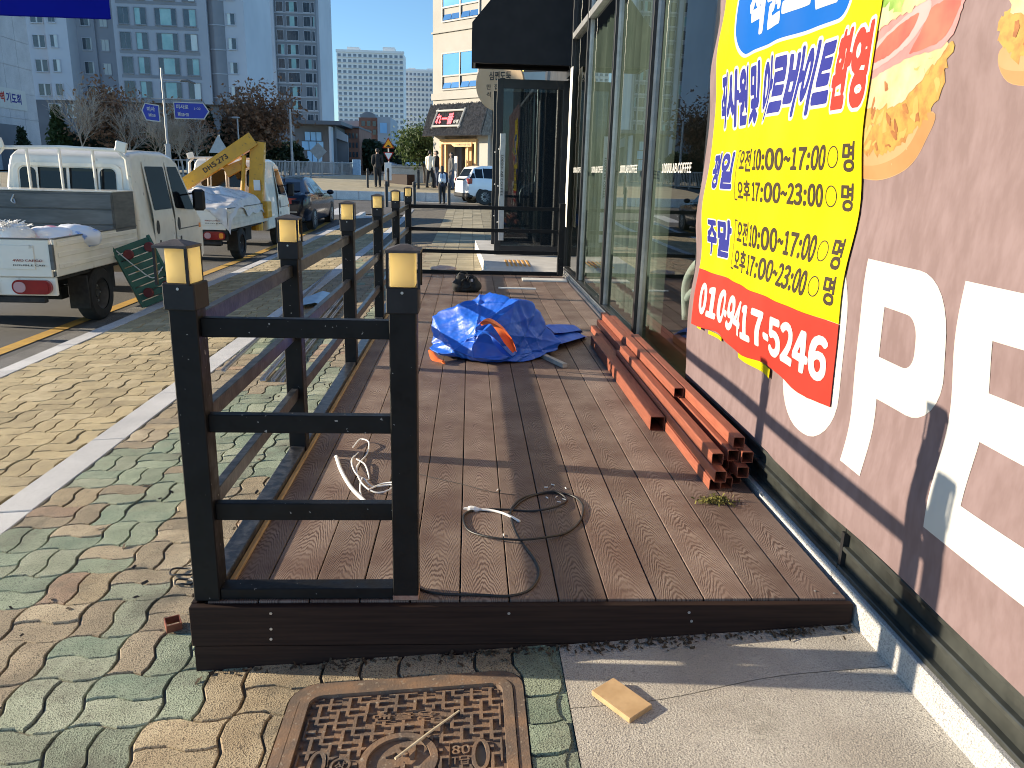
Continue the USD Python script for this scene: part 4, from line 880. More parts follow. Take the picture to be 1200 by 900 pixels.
put('bracket', cat(bx(.5, .95, -.02, .02, .2, .24), bx(.5, .95, -.02, .02, -.24, -.2)), 'black_frame', rs)
# ================================================================ vehicles
M('cream_paint', (.76, .73, .62), (.81, .78, .69), rough=.32, scale=2.2, coat=.4, rvar=.08, speck=(.42, .36, .27), sscale=9, slo=.68, shi=.8)
M('white_paint', (.74, .75, .76), (.80, .81, .82), rough=.25, scale=2, coat=.5)
M('navy_paint', (.002, .003, .007), (.004, .005, .011), rough=.2, scale=2, spec=.35, coat=.35)
M('grey_board', (.085, .092, .09), (.13, .138, .135), rough=.6, scale=3, metal=.15, rvar=.1, stretch=(1, 1, 5))
M('car_glass', (.006, .007, .008), rough=.05, spec=.45)
M('rubber', (.013, .013, .013), (.028, .027, .025), rough=.85, scale=14, bump=.001, bscale=60)
M('wheel_rim', (.38, .38, .37), (.52, .52, .5), rough=.4, scale=8, metal=.7)
M('dark_rim', (.03, .03, .03), (.07, .065, .06), rough=.6, scale=10)
M('chassis', (.012, .012, .012), (.035, .032, .028), rough=.85, scale=8)
M('tail_red', (.27, .010, .010), (.20, .007, .007), rough=.2, coat=.6, scale=4)
M('amber', (.8, .26, .02), rough=.25, coat=.5)
M('clear_lens', (.50, .30, .30), rough=.15, coat=.6)
M('plate', (.7, .7, .68), rough=.5)
M('crane_yellow', (.72, .36, .012), (.60, .30, .02), rough=.42, scale=4, coat=.2, rvar=.1, speck=(.28, .15, .03), sscale=16, slo=.66, shi=.74)
M('bag_white', (.68, .66, .62), (.80, .79, .76), rough=.6, scale=7)
M('bag_print', (.72, .74, .78), (.16, .30, .66), rough=.5, scale=5, lo=.55, hi=.62)
M('bag_pink', (.76, .74, .75), (.75, .28, .38), rough=.5, scale=6, lo=.56, hi=.64)
M('tarp_white', (.62, .60, .57), (.74, .72, .69), rough=.5, scale=4, bump=.002, bscale=40)
M('cart_green', (.008, .075, .055), (.014, .11, .08), rough=.5, scale=8)
M('wheel_red', (.15, .02, .02), rough=.5)
M('navy_cloth', (.012, .02, .07), (.02, .03, .11), rough=.8, scale=9)

def wheel(owner, x, y, r, w, side, rim='dark_rim', spokes=0):
    """side: +1 the outer face looks towards +x"""
    c = (x, y, r)
    t = put('tyre', lathe([(r * .58, -w / 2), (r * .90, -w / 2), (r * .985, -w * .38), (r, -w * .2), (r, w * .2), (r * .985, w * .38), (r * .90, w / 2), (r * .58, w / 2)], 28, 'x', c), 'rubber', owner, smooth=35)
    o = side
    prof = [(0, o * w * .18), (r * .13, o * w * .2), (r * .16, o * w * .10), (r * .42, o * w * .02), (r * .52, o * w * .30), (r * .60, o * w * .42), (r * .60, -o * w * .4)]
    put('rim', T3(*(lambda m: (m.vertices, m.faces))(lathe(prof, 24, 'x', c)), process=False), rim, t, smooth=35)
    if spokes:
        sp = []
        for k in range(spokes):
            a = 2 * PI * k / spokes; d = np.array([0, math.cos(a), math.sin(a)])
            for da in (-.12, .12):
                e = np.array([0, math.cos(a + da), math.sin(a + da)])
                sp.append(tube([np.array(c) + [o * w * .40, 0, 0] + d * r * .12, np.array(c) + [o * w * .43, 0, 0] + e * r * .62], [r * .055, r * .045], 5))
        put('spokes', cat(sp), 'wheel_rim', t)
    else:
        put('hub_nuts', cat([cyl(np.array(c) + [o * w * .02, r * .3 * math.cos(a), r * .3 * math.sin(a)], np.array(c) + [o * w * .14, r * .3 * math.cos(a), r * .3 * math.sin(a)], r * .045, n=6) for a in np.arange(5) * 2 * PI / 5]), 'wheel_rim', t)

def shell(profile, hw, wfun, inset=(.075, .03, .0), dx=(.0, .025, .075)):
    """a closed body: side profile (y, z) lofted across x with rounded side edges; wfun(z) narrows it"""
    p = Polygon(profile); p = p if p.exterior.is_ccw else Polygon(profile[::-1])
    base = np.array(p.exterior.coords)[:-1]; nxt, prv = np.roll(base, -1, 0), np.roll(base, 1, 0)
    t = nxt - prv; t /= np.linalg.norm(t, axis=1, keepdims=True); nin = np.c_[-t[:, 1], t[:, 0]]
    rows = []
    for s in (-1, 1):
        seq = list(zip(inset, dx)); seq = seq if s < 0 else seq[::-1]
        for i_, d_ in seq:
            q = base + nin * i_; rows.append(np.c_[s * (hw - d_) * wfun(q[:, 1]), q])
    n = len(base); v = np.vstack(rows); f = []
    for k in range(len(rows) - 1):
        for i in range(n): a, b = k * n + i, k * n + (i + 1) % n; f += [[a, a + n, b + n], [a, b + n, b]]
    _, cf = trimesh.creation.triangulate_polygon(Polygon(base), engine='earcut')
    cv, _ = trimesh.creation.triangulate_polygon(Polygon(base), engine='earcut')
    from scipy.spatial import cKDTree
    ix = cKDTree(base).query(cv)[1]; cf = ix[cf]
    f = np.vstack([np.array(f), cf, cf[:, ::-1] + (len(rows) - 1) * n])
    m = T3(v, f, process=False); return fixed(m)

def side_sheet(poly, hw, wfun, s, off, edge=.12, thick=.004):
    return sheet(poly, lambda q: np.stack([s * ((hw) * wfun(q[:, 1]) + off), q[:, 0], q[:, 1]], 1), edge, thick, (-s, 0, 0))

def rpoly(pts, r): return Polygon(pts).buffer(-r).buffer(r, quad_segs=4)

def truck(label, loc, L, bed, box, crane=False):
    t = thing('flatbed_truck', label, 'truck', loc)
    W, H = .86, 1.97; cb = bed + .06                                 # half width, height, where the cab starts
    wf = lambda z: np.interp(z, [.3, 1.15, 1.95], [1, 1, .865])
    prof = [(cb, .42), (cb, 1.12), (cb + .05, 1.72), (cb + .10, 1.88), (cb + .22, 1.955), (cb + .6, 1.985), (L - 1.15, 1.985), (L - .85, 1.94), (L - .70, 1.86), (L - .42, 1.42), (L - .20, 1.12), (L - .06, 1.0), (L, .82), (L - .02, .5), (L - .08, .36), (L - .5, .34), (cb + .9, .42)]
    put('cab', shell(prof, W, wf), 'cream_paint', t, smooth=32)
    dbl = L - cb > 2.2
    doors = [(L - 1.22, L - .30, True)] + ([(cb + .48, L - 1.26, False)] if dbl else [])
    for s in (1, -1):
        for (a, b, front) in doors:
            pts = [(a, .50), (a, 1.84), (b - (.46 if front else 0), 1.84), (b - .05, 1.16), (b, 1.02), (b, .80), (b - (.22 if front else 0), .60), (b - (.30 if front else 0), .50)]
            d = put('door', side_sheet(rpoly(pts, .03), W, wf, s, .0045), 'cream_paint', t, smooth=30)
            gl = [(a + .05, 1.20), (a + .05, 1.78), (b - (.50 if front else .06), 1.78), (b - (.10 if front else .06), 1.20 if not front else 1.14)]
            put('door_glass', side_sheet(rpoly(gl, .03), W, wf, s, .010), 'car_glass', d)
            put('door_handle', side_sheet(affinity.scale(Point(a + .12, .97).buffer(1, quad_segs=6), .055, .095), W, wf, s, .009), 'black', d)
            put('lock', side_sheet(sbox(a + .14, .72, a + .19, .79), W, wf, s, .009), 'black', d)
        put('mirror', moved(bx(-.09, .09, -.05, .05, -.16, .16, .035), (s * (W + .16), L - .62, 1.30), rz=s * .25), 'black', t)
        put('mirror_arm', tube([(s * W * .95, L - .48, 1.38), (s * (W + .14), L - .58, 1.40)], .014, 6), 'black', t)
        put('turn_signal', side_sheet(sbox(L - .24, .86, L - .16, .93), W, wf, s, .004), 'amber', t)
        put('trim_line', side_sheet(sbox(L - 1.05, .885, L - .25, .900), W, wf, s, .0085), 'grey_board', t)
    yw = lambda z: np.interp(z, [1.12, 1.72], [cb, cb + .05])
    wins = [(-.60, -.40), (-.37, -.02), (.02, .37), (.40, .60)]
    for k, (a, b) in enumerate(wins):
        g_ = sbox(a, 1.36, b, 1.74)
        if k in (0, 3): g_ = rpoly([(a, 1.36), (b, 1.36), (b, 1.74), (a, 1.74)], .07) if True else g_
        put('rear_window', sheet(g_, lambda q: np.stack([q[:, 0], yw(q[:, 1]) - .006, q[:, 1]], 1), .1, .004, (0, 1, 0)), 'car_glass', t)
    put('rear_window_surround', sheet(rrect(-.68, .68, 1.29, 1.80, .12).difference(rrect(-.62, .62, 1.345, 1.755, .08)), lambda q: np.stack([q[:, 0], yw(q[:, 1]) - .012, q[:, 1]], 1), .1, .02, (0, 1, 0)), 'cream_paint', t)
    ws = [(-.74, 1.06), (.74, 1.06), (.66, 1.80), (-.66, 1.80)]
    put('windscreen', sheet(Polygon(ws), lambda q: np.stack([q[:, 0], np.interp(q[:, 1], [1.0, 1.12, 1.42, 1.86], [L - .06, L - .195, L - .415, L - .695]) + .012, q[:, 1]], 1), .15, .006, (0, -1, 0)), 'car_glass', t)
    # guard frame behind the cab
    bars = [tube([(s * .82, bed - .01, box[1] if box else 1.0), (s * .80, bed - .01, 1.86), (s * .70, bed + .0, 1.97), (0, bed, 1.99)], .026, 6) for s in (-1, 1)] + [cyl((x, bed - .01, box[1] if box else 1.0), (x, bed - .01, 1.97), .018, n=6) for x in (-.42, -.02, .39)]
    put('guard_frame', cat(bars), 'cream_paint', t, smooth=40)
    for s in (-1, 1): put('corner_stop', moved(bx(-.07, .07, -.02, .02, 0, .13, .01), (s * .74, bed - .02, 1.95), ry=s * .25), 'cream_paint', t)
    # load bed
    fz, tz = .70, 1.03
    put('bed_floor', bx(-W + .01, W - .01, .02, bed - .03, fz - .05, fz), 'grey_board', t)
    def gate(m, nm): return put(nm, m, 'cream_paint', t)
    for s in (-1, 1):
        a, b = sorted((s * (W - .035), s * W))
        gate(cat(bx(a, b, .03, bed - .04, fz - .06, tz, .008), *[bx(*sorted((s * W, s * (W + .008))), .08, bed - .08, z, z + .05, .003) for z in (fz + .02, fz + .14, fz + .25)]), 'side_gate')
        put('gate_cap', bx(a - .004, b + .004, .03, bed - .04, tz, tz + .012, .003), 'grey_board', t)
    gate(cat(bx(-W + .04, W - .04, 0, .032, fz - .06, tz, .008), bx(-W + .2, W - .2, -.008, .001, fz + .02, tz - .06, .004)), 'tailgate')
    put('gate_cap', bx(-W + .04, W - .04, -.004, .036, tz, tz + .012, .003), 'grey_board', t)
    for s in (-1, 1): put('latch', bx(s * (W - .02) - .02, s * (W - .02) + .02, -.016, .02, fz + .02, tz - .05, .004), 'grey_board', t)
    put('lettering', prism(unary_union([fit_text('4WD CARGO', .44, .74, .80, .825)]), -.0115, -.0085, 'xz'), 'tail_red', t)
    put('lettering', prism(fit_text('DOUBLE CAB' if dbl else 'SUPER', .44, .76, .755, .772), -.0115, -.0085, 'xz'), 'chassis', t)
    put('rear_panel', bx(-W + .02, W - .02, .02, .06, .44, fz - .062, .01), 'cream_paint' if not crane else 'chassis', t)
    for s in (-1, 1):
        hsg = put('tail_light', moved(prism(rrect(-.20, .20, -.075, .075, .07), -.02, .02, 'xz'), (s * .60, .0, .535)), 'tail_red', t)
        put('lens', moved(prism(rrect(-.06, .06, -.055, .055, .05), -.006, .004, 'xz'), (s * .60 - s * .12, -.021, .535)), 'clear_lens', hsg)
        put('amber_lens', moved(prism(rrect(-.04, .04, -.05, .05, .03), -.006, .003, 'xz'), (s * .60 + s * .13, -.021, .535)), 'amber' if crane else 'tail_red', hsg)
    put('number_plate', prism(rrect(-.24, .24, .45, .60, .02), -.005, .012, 'xz'), 'plate', t)
    put('bumper_bar', bx(-.7, .7, .03, .10, .36, .43, .01), 'chassis', t)
    put('chassis', cat(*[bx(s * .38 - .04, s * .38 + .04, .1, L - .3, .42, .56) for s in (-1, 1)], bx(-.4, .4, .95, 1.12, .25, .40), bx(-.6, -.35, bed * .62, bed * .62 + .4, .3, .55), bx(.30, .62, bed * .66, bed * .66 + .45, .28, .58), bx(-.78, .78, .12, bed - .05, .585, .645)), 'chassis', t)
    yr, yf = 1.06 if not crane else 1.02, L - 1.08
    for s in (-1, 1):
        wheel(t, s * (W - .13), yr, .315, .19, s)
        wheel(t, s * (W - .11), yf, .315, .19, s)
        put('mudguard', bx(s * (W - .11) - .11, s * (W - .11) + .11, yr - .42, yr - .39, .20, .58, .006), 'rubber', t)
        put('wheel_arch', side_sheet(Point(yf, .32).buffer(.40, quad_segs=8).intersection(sbox(0, .36, 9, 2)), W, wf, s, .002), 'chassis', t)
    if box:
        y0, zt = box
        put('bed_locker', cat(bx(-W + .04, W - .005, y0, y0 + .012, fz, zt, .003), bx(-W + .04, W - .005, bed - .06, bed - .045, fz, zt, .003)), 'grey_board', t)
        for k, z in enumerate(np.linspace(fz + .02, zt - .2, 4)): put('locker_panel', bx(-W + .05, W - .015, y0 - .012, y0 + .001, z, z + .175, .006), 'grey_board', t)
        for s in (-1, 1): put('locker_end', bx(*sorted((s * (W - .02), s * (W + .004))), y0 + .0125, bed - .061, fz + .3, zt, .004), 'grey_board', t)
        put('locker_lid', bx(-W + .035, W + .008, y0 - .015, bed - .04, zt, zt + .015, .004), 'cream_paint', t)
        put('hook', tube(spline([(-.28, y0 - .02, zt - .05), (-.30, y0 - .05, zt - .12), (-.26, y0 - .05, zt - .15), (-.28, y0 - .03, zt - .1)], 5), .008, 5), 'silver', t)
    return t

T1 = (-5.18, 8.40, -.57)
truck('cream double cab flatbed truck parked nearest, with grey boards in its bed', T1, 4.72, 2.16, (1.50, 1.47))
t1 = lambda x, y, z: np.array(T1) + [x, y, z]
def lumpy(c, r, seed, amp=.25, f=5, sub=3):
    m = ball((0, 0, 0), 1, sub); v = np.array(m.vertices); v = v * (1 + amp * (meshkit.fbm(v * 1.7 + seed * 3, 3, seed) - .5)[:, None] * 2 + .12 * crumple(v, seed, .5, 14, 1.6)[:, None]); v = v * r; v[:, 2] = np.maximum(v[:, 2], -.75 * r[2])
    return T3(v + c, m.faces, process=False)
sk = thing('mesh_sack', 'frayed white mesh sack in the bed of the nearest truck', 'sack', t1(.22, .45, .80))
put('body', lumpy((0, 0, .16), np.array([.24, .2, .20]), 4), 'bag_white', sk, smooth=30)
rg = np.random.default_rng(2)
put('frayed_top', cat([tube(spline([(rg.normal(-.04, .05), rg.normal(0, .05), .22), (rg.normal(-.05, .07), rg.normal(0, .07), .29), (rg.normal(-.05, .10), rg.normal(0, .09), .34 + rg.uniform(-.05, .06))], 3), .0045, 3) for _ in range(170)]), 'bag_white', sk, kind='stuff')
put('rolled_sheet', limb([[(.20, -.05, .12, .10), (.36, -.1, .10, .08)]], .03, 3), 'rag', sk, smooth=True)
put('printed_bag', lumpy(t1(.50, .66, .98), np.array([.28, .2, .15]), 8), 'bag_pink', smooth=30, label='white plastic bag with pink print in the truck bed', cat='bag')
put('printed_bag', lumpy(t1(.72, .82, .99), np.array([.26, .2, .15]), 12), 'bag_print', smooth=30, label='white plastic bag with blue print at the truck side gate', cat='bag')
put('blue_bundle', lumpy(t1(-.02, .85, .88), np.array([.34, .22, .16]), 15), 'navy_cloth', smooth=30, label='dark blue cloth bundle in the bed left of the sack', cat='bundle')

# folding platform cart leaning on the truck's side
ct = thing('platform_cart', 'green slatted platform cart leaning against the side of the nearest truck', 'cart')
a, b = at_x(152, 283, -4.18), at(188, 352, 9.95)
u_ = b - a; Lc = np.linalg.norm(u_); u_ /= Lc; s_ = np.array([.78, .55, .12]); s_ -= u_ * (s_ @ u_); s_ /= np.linalg.norm(s_); n_ = np.cross(u_, s_)
n_ = -n_ if n_[0] < 0 else n_
def cart(x0, x1, y0, y1, z0, z1, b_=0):
    m = bx(x0, x1, y0, y1, z0, z1, b_); v = np.array(m.vertices); return fixed(T3(a + v[:, :1] * u_ + v[:, 1:2] * s_ + v[:, 2:] * n_, m.faces, process=False))
for k in range(9): put('slat', cart(.02 + k * Lc / 9, .02 + (k + .86) * Lc / 9, -.22, .22, 0, .022, .004), 'cart_green', ct)
put('frame', cat(cart(0, Lc, -.24, -.205, -.02, .035, .004), cart(0, Lc, .205, .24, -.02, .035, .004)), 'cart_green', ct)
for (x, y) in ((.18 * Lc, -.1), (.18 * Lc, .16), (.82 * Lc, -.1), (.82 * Lc, .14)):
    c = a + u_ * x + s_ * y + n_ * .075
    put('caster', lathe([(0, -.022), (.055, -.022), (.062, -.012), (.062, .012), (.055, .022), (0, .022)], 16, 'y', c), 'wheel_red', ct, smooth=35)
    put('caster_bracket', tube([c, c - n_ * .06], .016, 6), 'silver', ct)
put('handle_rope', tube(spline([a + u_ * .05 - s_ * .2 + n_ * .04, a + u_ * .3 - s_ * .1 + n_ * .1, a + u_ * .5 + s_ * .02 + n_ * .11, a + u_ * .42 + s_ * .2 + n_ * .06], 6), .007, 6), 'pale_grey', ct, smooth=True)

T2 = (-5.42, 15.2, -.57)
truck('cream crane truck parked in front, its bed covered with a white tarp', T2, 5.3, 3.05, None, crane=True)
t2 = lambda x, y, z: np.array(T2) + [x, y, z]
# its crane
cr_ = thing('truck_crane', 'yellow folding loader crane mounted behind the second truck cab', 'crane')
Yc = 18.0
base, elbow, knee, tip = at(300, 243, Yc), at(304, 168, Yc), at(290, 160, Yc - .02), at(212, 219, Yc - .35)
def boom(p, q, w0, w1, dep=.16):
    p, q = np.array(p), np.array(q); t = (q - p); L_ = np.linalg.norm(t); t /= L_; s = np.array([0, 1, 0]) - t * t[1]; s /= np.linalg.norm(s); n = np.cross(t, s); v = []
    for o, w in ((p, w0), (q, w1)):
        for sx, sy in ((-1, -1), (1, -1), (1, 1), (-1, 1)): v.append(o + n * sx * w / 2 + s * sy * dep / 2)
    return T3(np.array(v)).convex_hull
put('slewing_base', cat(bx(base[0] - .3, base[0] + .3, Yc - .2, Yc + .2, -.57 + .72, -.57 + 1.08, .02), cyl(base + [0, 0, -.5], base, .13)), 'crane_yellow', cr_)
put('column', boom(base + [-.03, 0, -.25], at(302.5, 166, Yc), .28, .30), 'crane_yellow', cr_)
put('boom', boom(at(297, 163, Yc - .02), tip, .30, .24, .18), 'crane_yellow', cr_)
q = tip + (elbow - tip) * .47; put('inner_boom', boom(q + [.12, .12, -.12], q + (elbow - tip) * .25 + [.12, .12, -.16], .22, .18, .16), 'crane_yellow', cr_)
put('hydraulic_ram', cyl(at(284, 232, Yc - .12), at(286, 182, Yc - .12), .045), 'crane_yellow', cr_)
put('ram_rod', cyl(at(286, 184, Yc - .12), at(280, 176, Yc - .15), .025), 'silver', cr_)
b0_ = at(297, 163, Yc - .02); t_ = (b0_ - tip); Lb = np.linalg.norm(t_); t_ /= Lb; n_b = np.cross([0, 1, 0], t_); n_b = n_b if n_b[2] > 0 else -n_b
put('lettering', sheet(fit_text('DHS 273', .62, 1.22, -.055, .055, stroke=2), lambda q: tip + q[:, :1] * t_ + q[:, 1:2] * n_b + np.array([0, -.101, 0]) + q[:, :1] * np.array([0, -.0, 0])), 'black_text', cr_)
put('warning_label', moved(bx(-.07, .07, -.003, .003, -.11, .11), (base + elbow) / 2 + [.0, -.105, -.2]), 'plate', cr_)
# white tarp over the second truck's load
xs, ys = np.linspace(-.9, .9, 40), np.linspace(.0, 2.7, 50)
def load(X, Y):
    h = 1.06 + .34 * np.clip(Y / 1.6, 0, 1) * np.exp(-(X / .75) ** 2 * .8) * np.clip((2.85 - Y) / .5, 0, 1)
    fol = meshkit.noise(np.stack([X * 7 + Y * 2, Y * 1.2, X * 0], -1)) - .5
    return h + .07 * fol - .22 * np.clip((np.abs(X) - .80) / .1, 0, 1) * (.4 + meshkit.noise(np.stack([Y * 3, X * 0, X * 0 + 2], -1))) - .20 * np.clip((.12 - Y) / .12, 0, 1) * np.clip(X / .3, 0, 1)
lt = thing('load_cover', 'white tarp roped over the load of the crane truck', 'tarp', T2)
put('cover', grid(xs, ys, load), 'tarp_white', lt, smooth=True)
for k in range(4):
    x = np.linspace(-.88, .88, 20); y = .5 + .5 * k + .35 * x * (1 if k % 2 else .6) + .06 * np.sin(x * 3 + k); put('rope', tube(np.c_[x, y, load(x, y) + .006], .006, 5), 'pale_grey', lt, smooth=True)
uu_, vv_ = np.linspace(0, 1, 10), np.linspace(0, 1, 10); hc = grid(uu_, vv_, lambda u, v: 0 * u); w_ = np.array(hc.vertices); put('hanging_corner', T3(np.c_[.40 + .47 * w_[:, 0], -.02 - .03 * np.sin(w_[:, 1] * 3) + .018 * np.sin(w_[:, 0] * 16 + w_[:, 1] * 4), 1.05 - w_[:, 1] * .42 * w_[:, 0] ** 1.4], hc.faces, process=False), 'tarp_white', lt, smooth=True)

# cars
def car(name, label, cat_, loc, rot, st, paint, wheels, rim_spokes=10, group=None, cladding=False):
    """st: stations (y, half width, sill z, belt z, roof half width, roof z); roof = belt where there is no cabin"""
    t = thing(name, label, cat_, loc, rot, group)
    rows = []
    for (y, w, zs, zb, wr, zr) in st:
        right = [(w * .80, zs), (w * .97, zs + .07), (w, (zs + zb) * .5 + .02), (w * .985, zb - .10), (w * .945, zb), (wr, zr - .04), (wr * .88, zr)]
        rows.append([(x, y, z) for x, z in right] + [(-x, y, z) for x, z in right[::-1]])
    A = np.array(rows); n, m = A.shape[:2]; V = A.reshape(-1, 3); f, glass_ = [], []
    cabin = [r[5] > r[3] + .03 for r in st]
    full = [r[5] > r[3] + .3 for r in st]
    for i in range(n - 1):
        for j in range(m - 1): a = i * m + j; f += [[a, a + 1, a + m + 1], [a, a + m + 1, a + m]]
        a = i * m + m - 1; f += [[a, i * m, (i + 1) * m], [a, (i + 1) * m, a + m]]
    f += [[0, k + 1, k] for k in range(1, m - 1)]; o = (n - 1) * m; f += [[o, o + k, o + k + 1] for k in range(1, m - 1)]
    put('body', fixed(T3(V, np.array(f), process=False)), paint, t, smooth=42)
    cen = V.mean(0)
    def patch(qs, nm, mat='car_glass'):
        for q in qs:
            q = np.array(q); c = q.mean(0); q = c + (q - c) * [.93, .93, .86]; nrm = np.cross(q[1] - q[0], q[2] - q[0]); nrm /= np.linalg.norm(nrm); nrm = nrm if nrm @ (c - cen) > 0 else -nrm
            q = q + nrm * .006; put(nm, T3(np.vstack([q, q - nrm * .004]), np.array([[0, 1, 2], [0, 2, 3], [4, 6, 5], [4, 7, 6]]), process=False), mat, t)
    for i in range(n - 1):
        if full[i] and full[i + 1]:
            for j in (4, 8): patch([[A[i, j], A[i + 1, j], A[i + 1, j + 1], A[i, j + 1]]], 'side_window')
        elif cabin[i] != cabin[i + 1] or full[i] != full[i + 1]:
            patch([[A[i, 6], A[i + 1, 6], A[i + 1, 7], A[i, 7]]], 'windscreen' if i > n / 2 else 'rear_window')
            for j in (4, 8): patch([[A[i, j], A[i + 1, j], A[i + 1, j + 1], A[i, j + 1]]], 'quarter_window')
    hw = max(r[1] for r in st)
    for (y, r) in wheels:
        for s in (-1, 1):
            wheel(t, s * (hw - .115), y, r, .22, s, 'dark_rim' if rim_spokes else 'wheel_rim', rim_spokes)
            put('wheel_arch', side_sheet(Point(y, r).buffer(r + (.085 if cladding else .05), quad_segs=10).difference(sbox(y - 1, -1, y + 1, .1)), hw * .993, lambda z: np.ones_like(z), s, -.004, .1), 'black', t)
    return t

sed = car('sedan', 'dark navy sedan parked ahead of the crane truck, seen from behind', 'car', (-5.40, 22.3, R(24.5)), 0,
    [(0, .72, .42, .84, .55, .86), (.05, .84, .32, .98, .66, 1.0), (.22, .91, .25, 1.03, .72, 1.06), (.62, .925, .22, 1.03, .72, 1.07), (1.25, .93, .20, 1.0, .60, 1.40), (1.75, .93, .20, .98, .58, 1.47), (2.45, .93, .20, .96, .58, 1.46), (3.0, .93, .20, .95, .62, 1.30), (3.55, .925, .20, .95, .68, .99), (4.4, .90, .22, .86, .6, .88), (4.75, .82, .26, .74, .5, .76), (4.85, .7, .36, .62, .45, .64)], 'navy_paint', [(.98, .335), (3.85, .335)], 10)
for s in (-1, 1):
    put('tail_light', moved(prism(Polygon([(-.24, -.07), (.22, -.09), (.26, .05), (-.20, .09)] if s > 0 else [(-.26, .05), (-.22, -.09), (.24, -.07), (.20, .09)]), -.03, .03, 'xz'), (s * .60, .055, .83), rz=s * .2), 'tail_red', sed)
    put('door_mirror', ball((s * 1.02, 3.05, 1.02), (.11, .07, .075), 2), 'navy_paint', sed, smooth=True)
put('chrome_strip', bx(-.62, .62, -.012, .02, .53, .55), 'silver', sed); put('chrome_strip', bx(-.30, .30, -.005, .03, .845, .865), 'silver', sed)
put('number_plate', bx(-.26, .26, -.012, .01, .62, .73, .003), 'plate', sed); put('bumper', bx(-.80, .80, -.03, .3, .27, .42, .05), 'black', sed)
put('aerial', bx(-.02, .02, 1.3, 1.45, 1.45, 1.52, .01), 'navy_paint', sed)
suv_st = [(0, .72, .50, .98, .60, 1.0), (.04, .84, .42, 1.06, .70, 1.10), (.14, .89, .36, 1.10, .70, 1.16), (.38, .90, .32, 1.10, .66, 1.56), (.75, .905, .30, 1.09, .64, 1.64), (1.5, .91, .30, 1.06, .63, 1.66), (2.2, .91, .30, 1.04, .63, 1.64), (2.75, .905, .30, 1.03, .66, 1.42), (3.25, .90, .30, 1.02, .70, 1.06), (3.9, .88, .32, .96, .62, .98), (4.15, .80, .36, .84, .5, .86), (4.22, .68, .46, .7, .45, .72)]
p0 = at(546, 239, 35.4)
suv = car('white_suv', 'white compact SUV on the cross street outside the thatched restaurant', 'car', (p0[0] - .25, 35.2, R(35.4)), -PI / 2 + .35, suv_st, 'white_paint', [(.82, .345), (3.38, .345)], 10, cladding=True)
for s in (-1, 1):
    put('tail_light', moved(bx(-.12, .12, -.05, .16, -.11, .13, .03), (s * .78, .08, .98)), 'tail_red', suv)
put('lower_cladding', cat(bx(-.86, .86, -.02, .3, .30, .52, .05), bx(-.925, .925, 1.25, 2.95, .27, .40, .03)), 'black', suv)
for x, y, Y, lab, pt in ((378, 184, 118, 'white car furthest left in the distance beyond the crossing', 'white_paint'), (430, 187, 105, 'small white car far behind the warning sign', 'white_paint'), (440, 186, 100, 'pale car parked beside the distant tree', 'white_paint'), (455, 186, 92, 'dark blue car nearest the green tree in the distance', 'navy_paint')):
    p = at(x, y, Y); p[2] = R(Y)
    if x == 378: continue
    xx = {430: 460, 440: 482, 455: 497}[x]; p = at(xx - 0, y, Y)
    car('distant_car', lab, 'car', (p[0], Y, R(Y)), PI + .05, suv_st, pt, [(.82, .345), (3.38, .345)], 0, group='cars far down the street')
p = at(423, 188, 96)
car('distant_car', 'brown car crossing behind the man in black', 'car', (p[0], 96, R(96)), PI / 2, suv_st, 'tube_dark', [(.82, .345), (3.38, .345)], 0, group='cars far down the street')

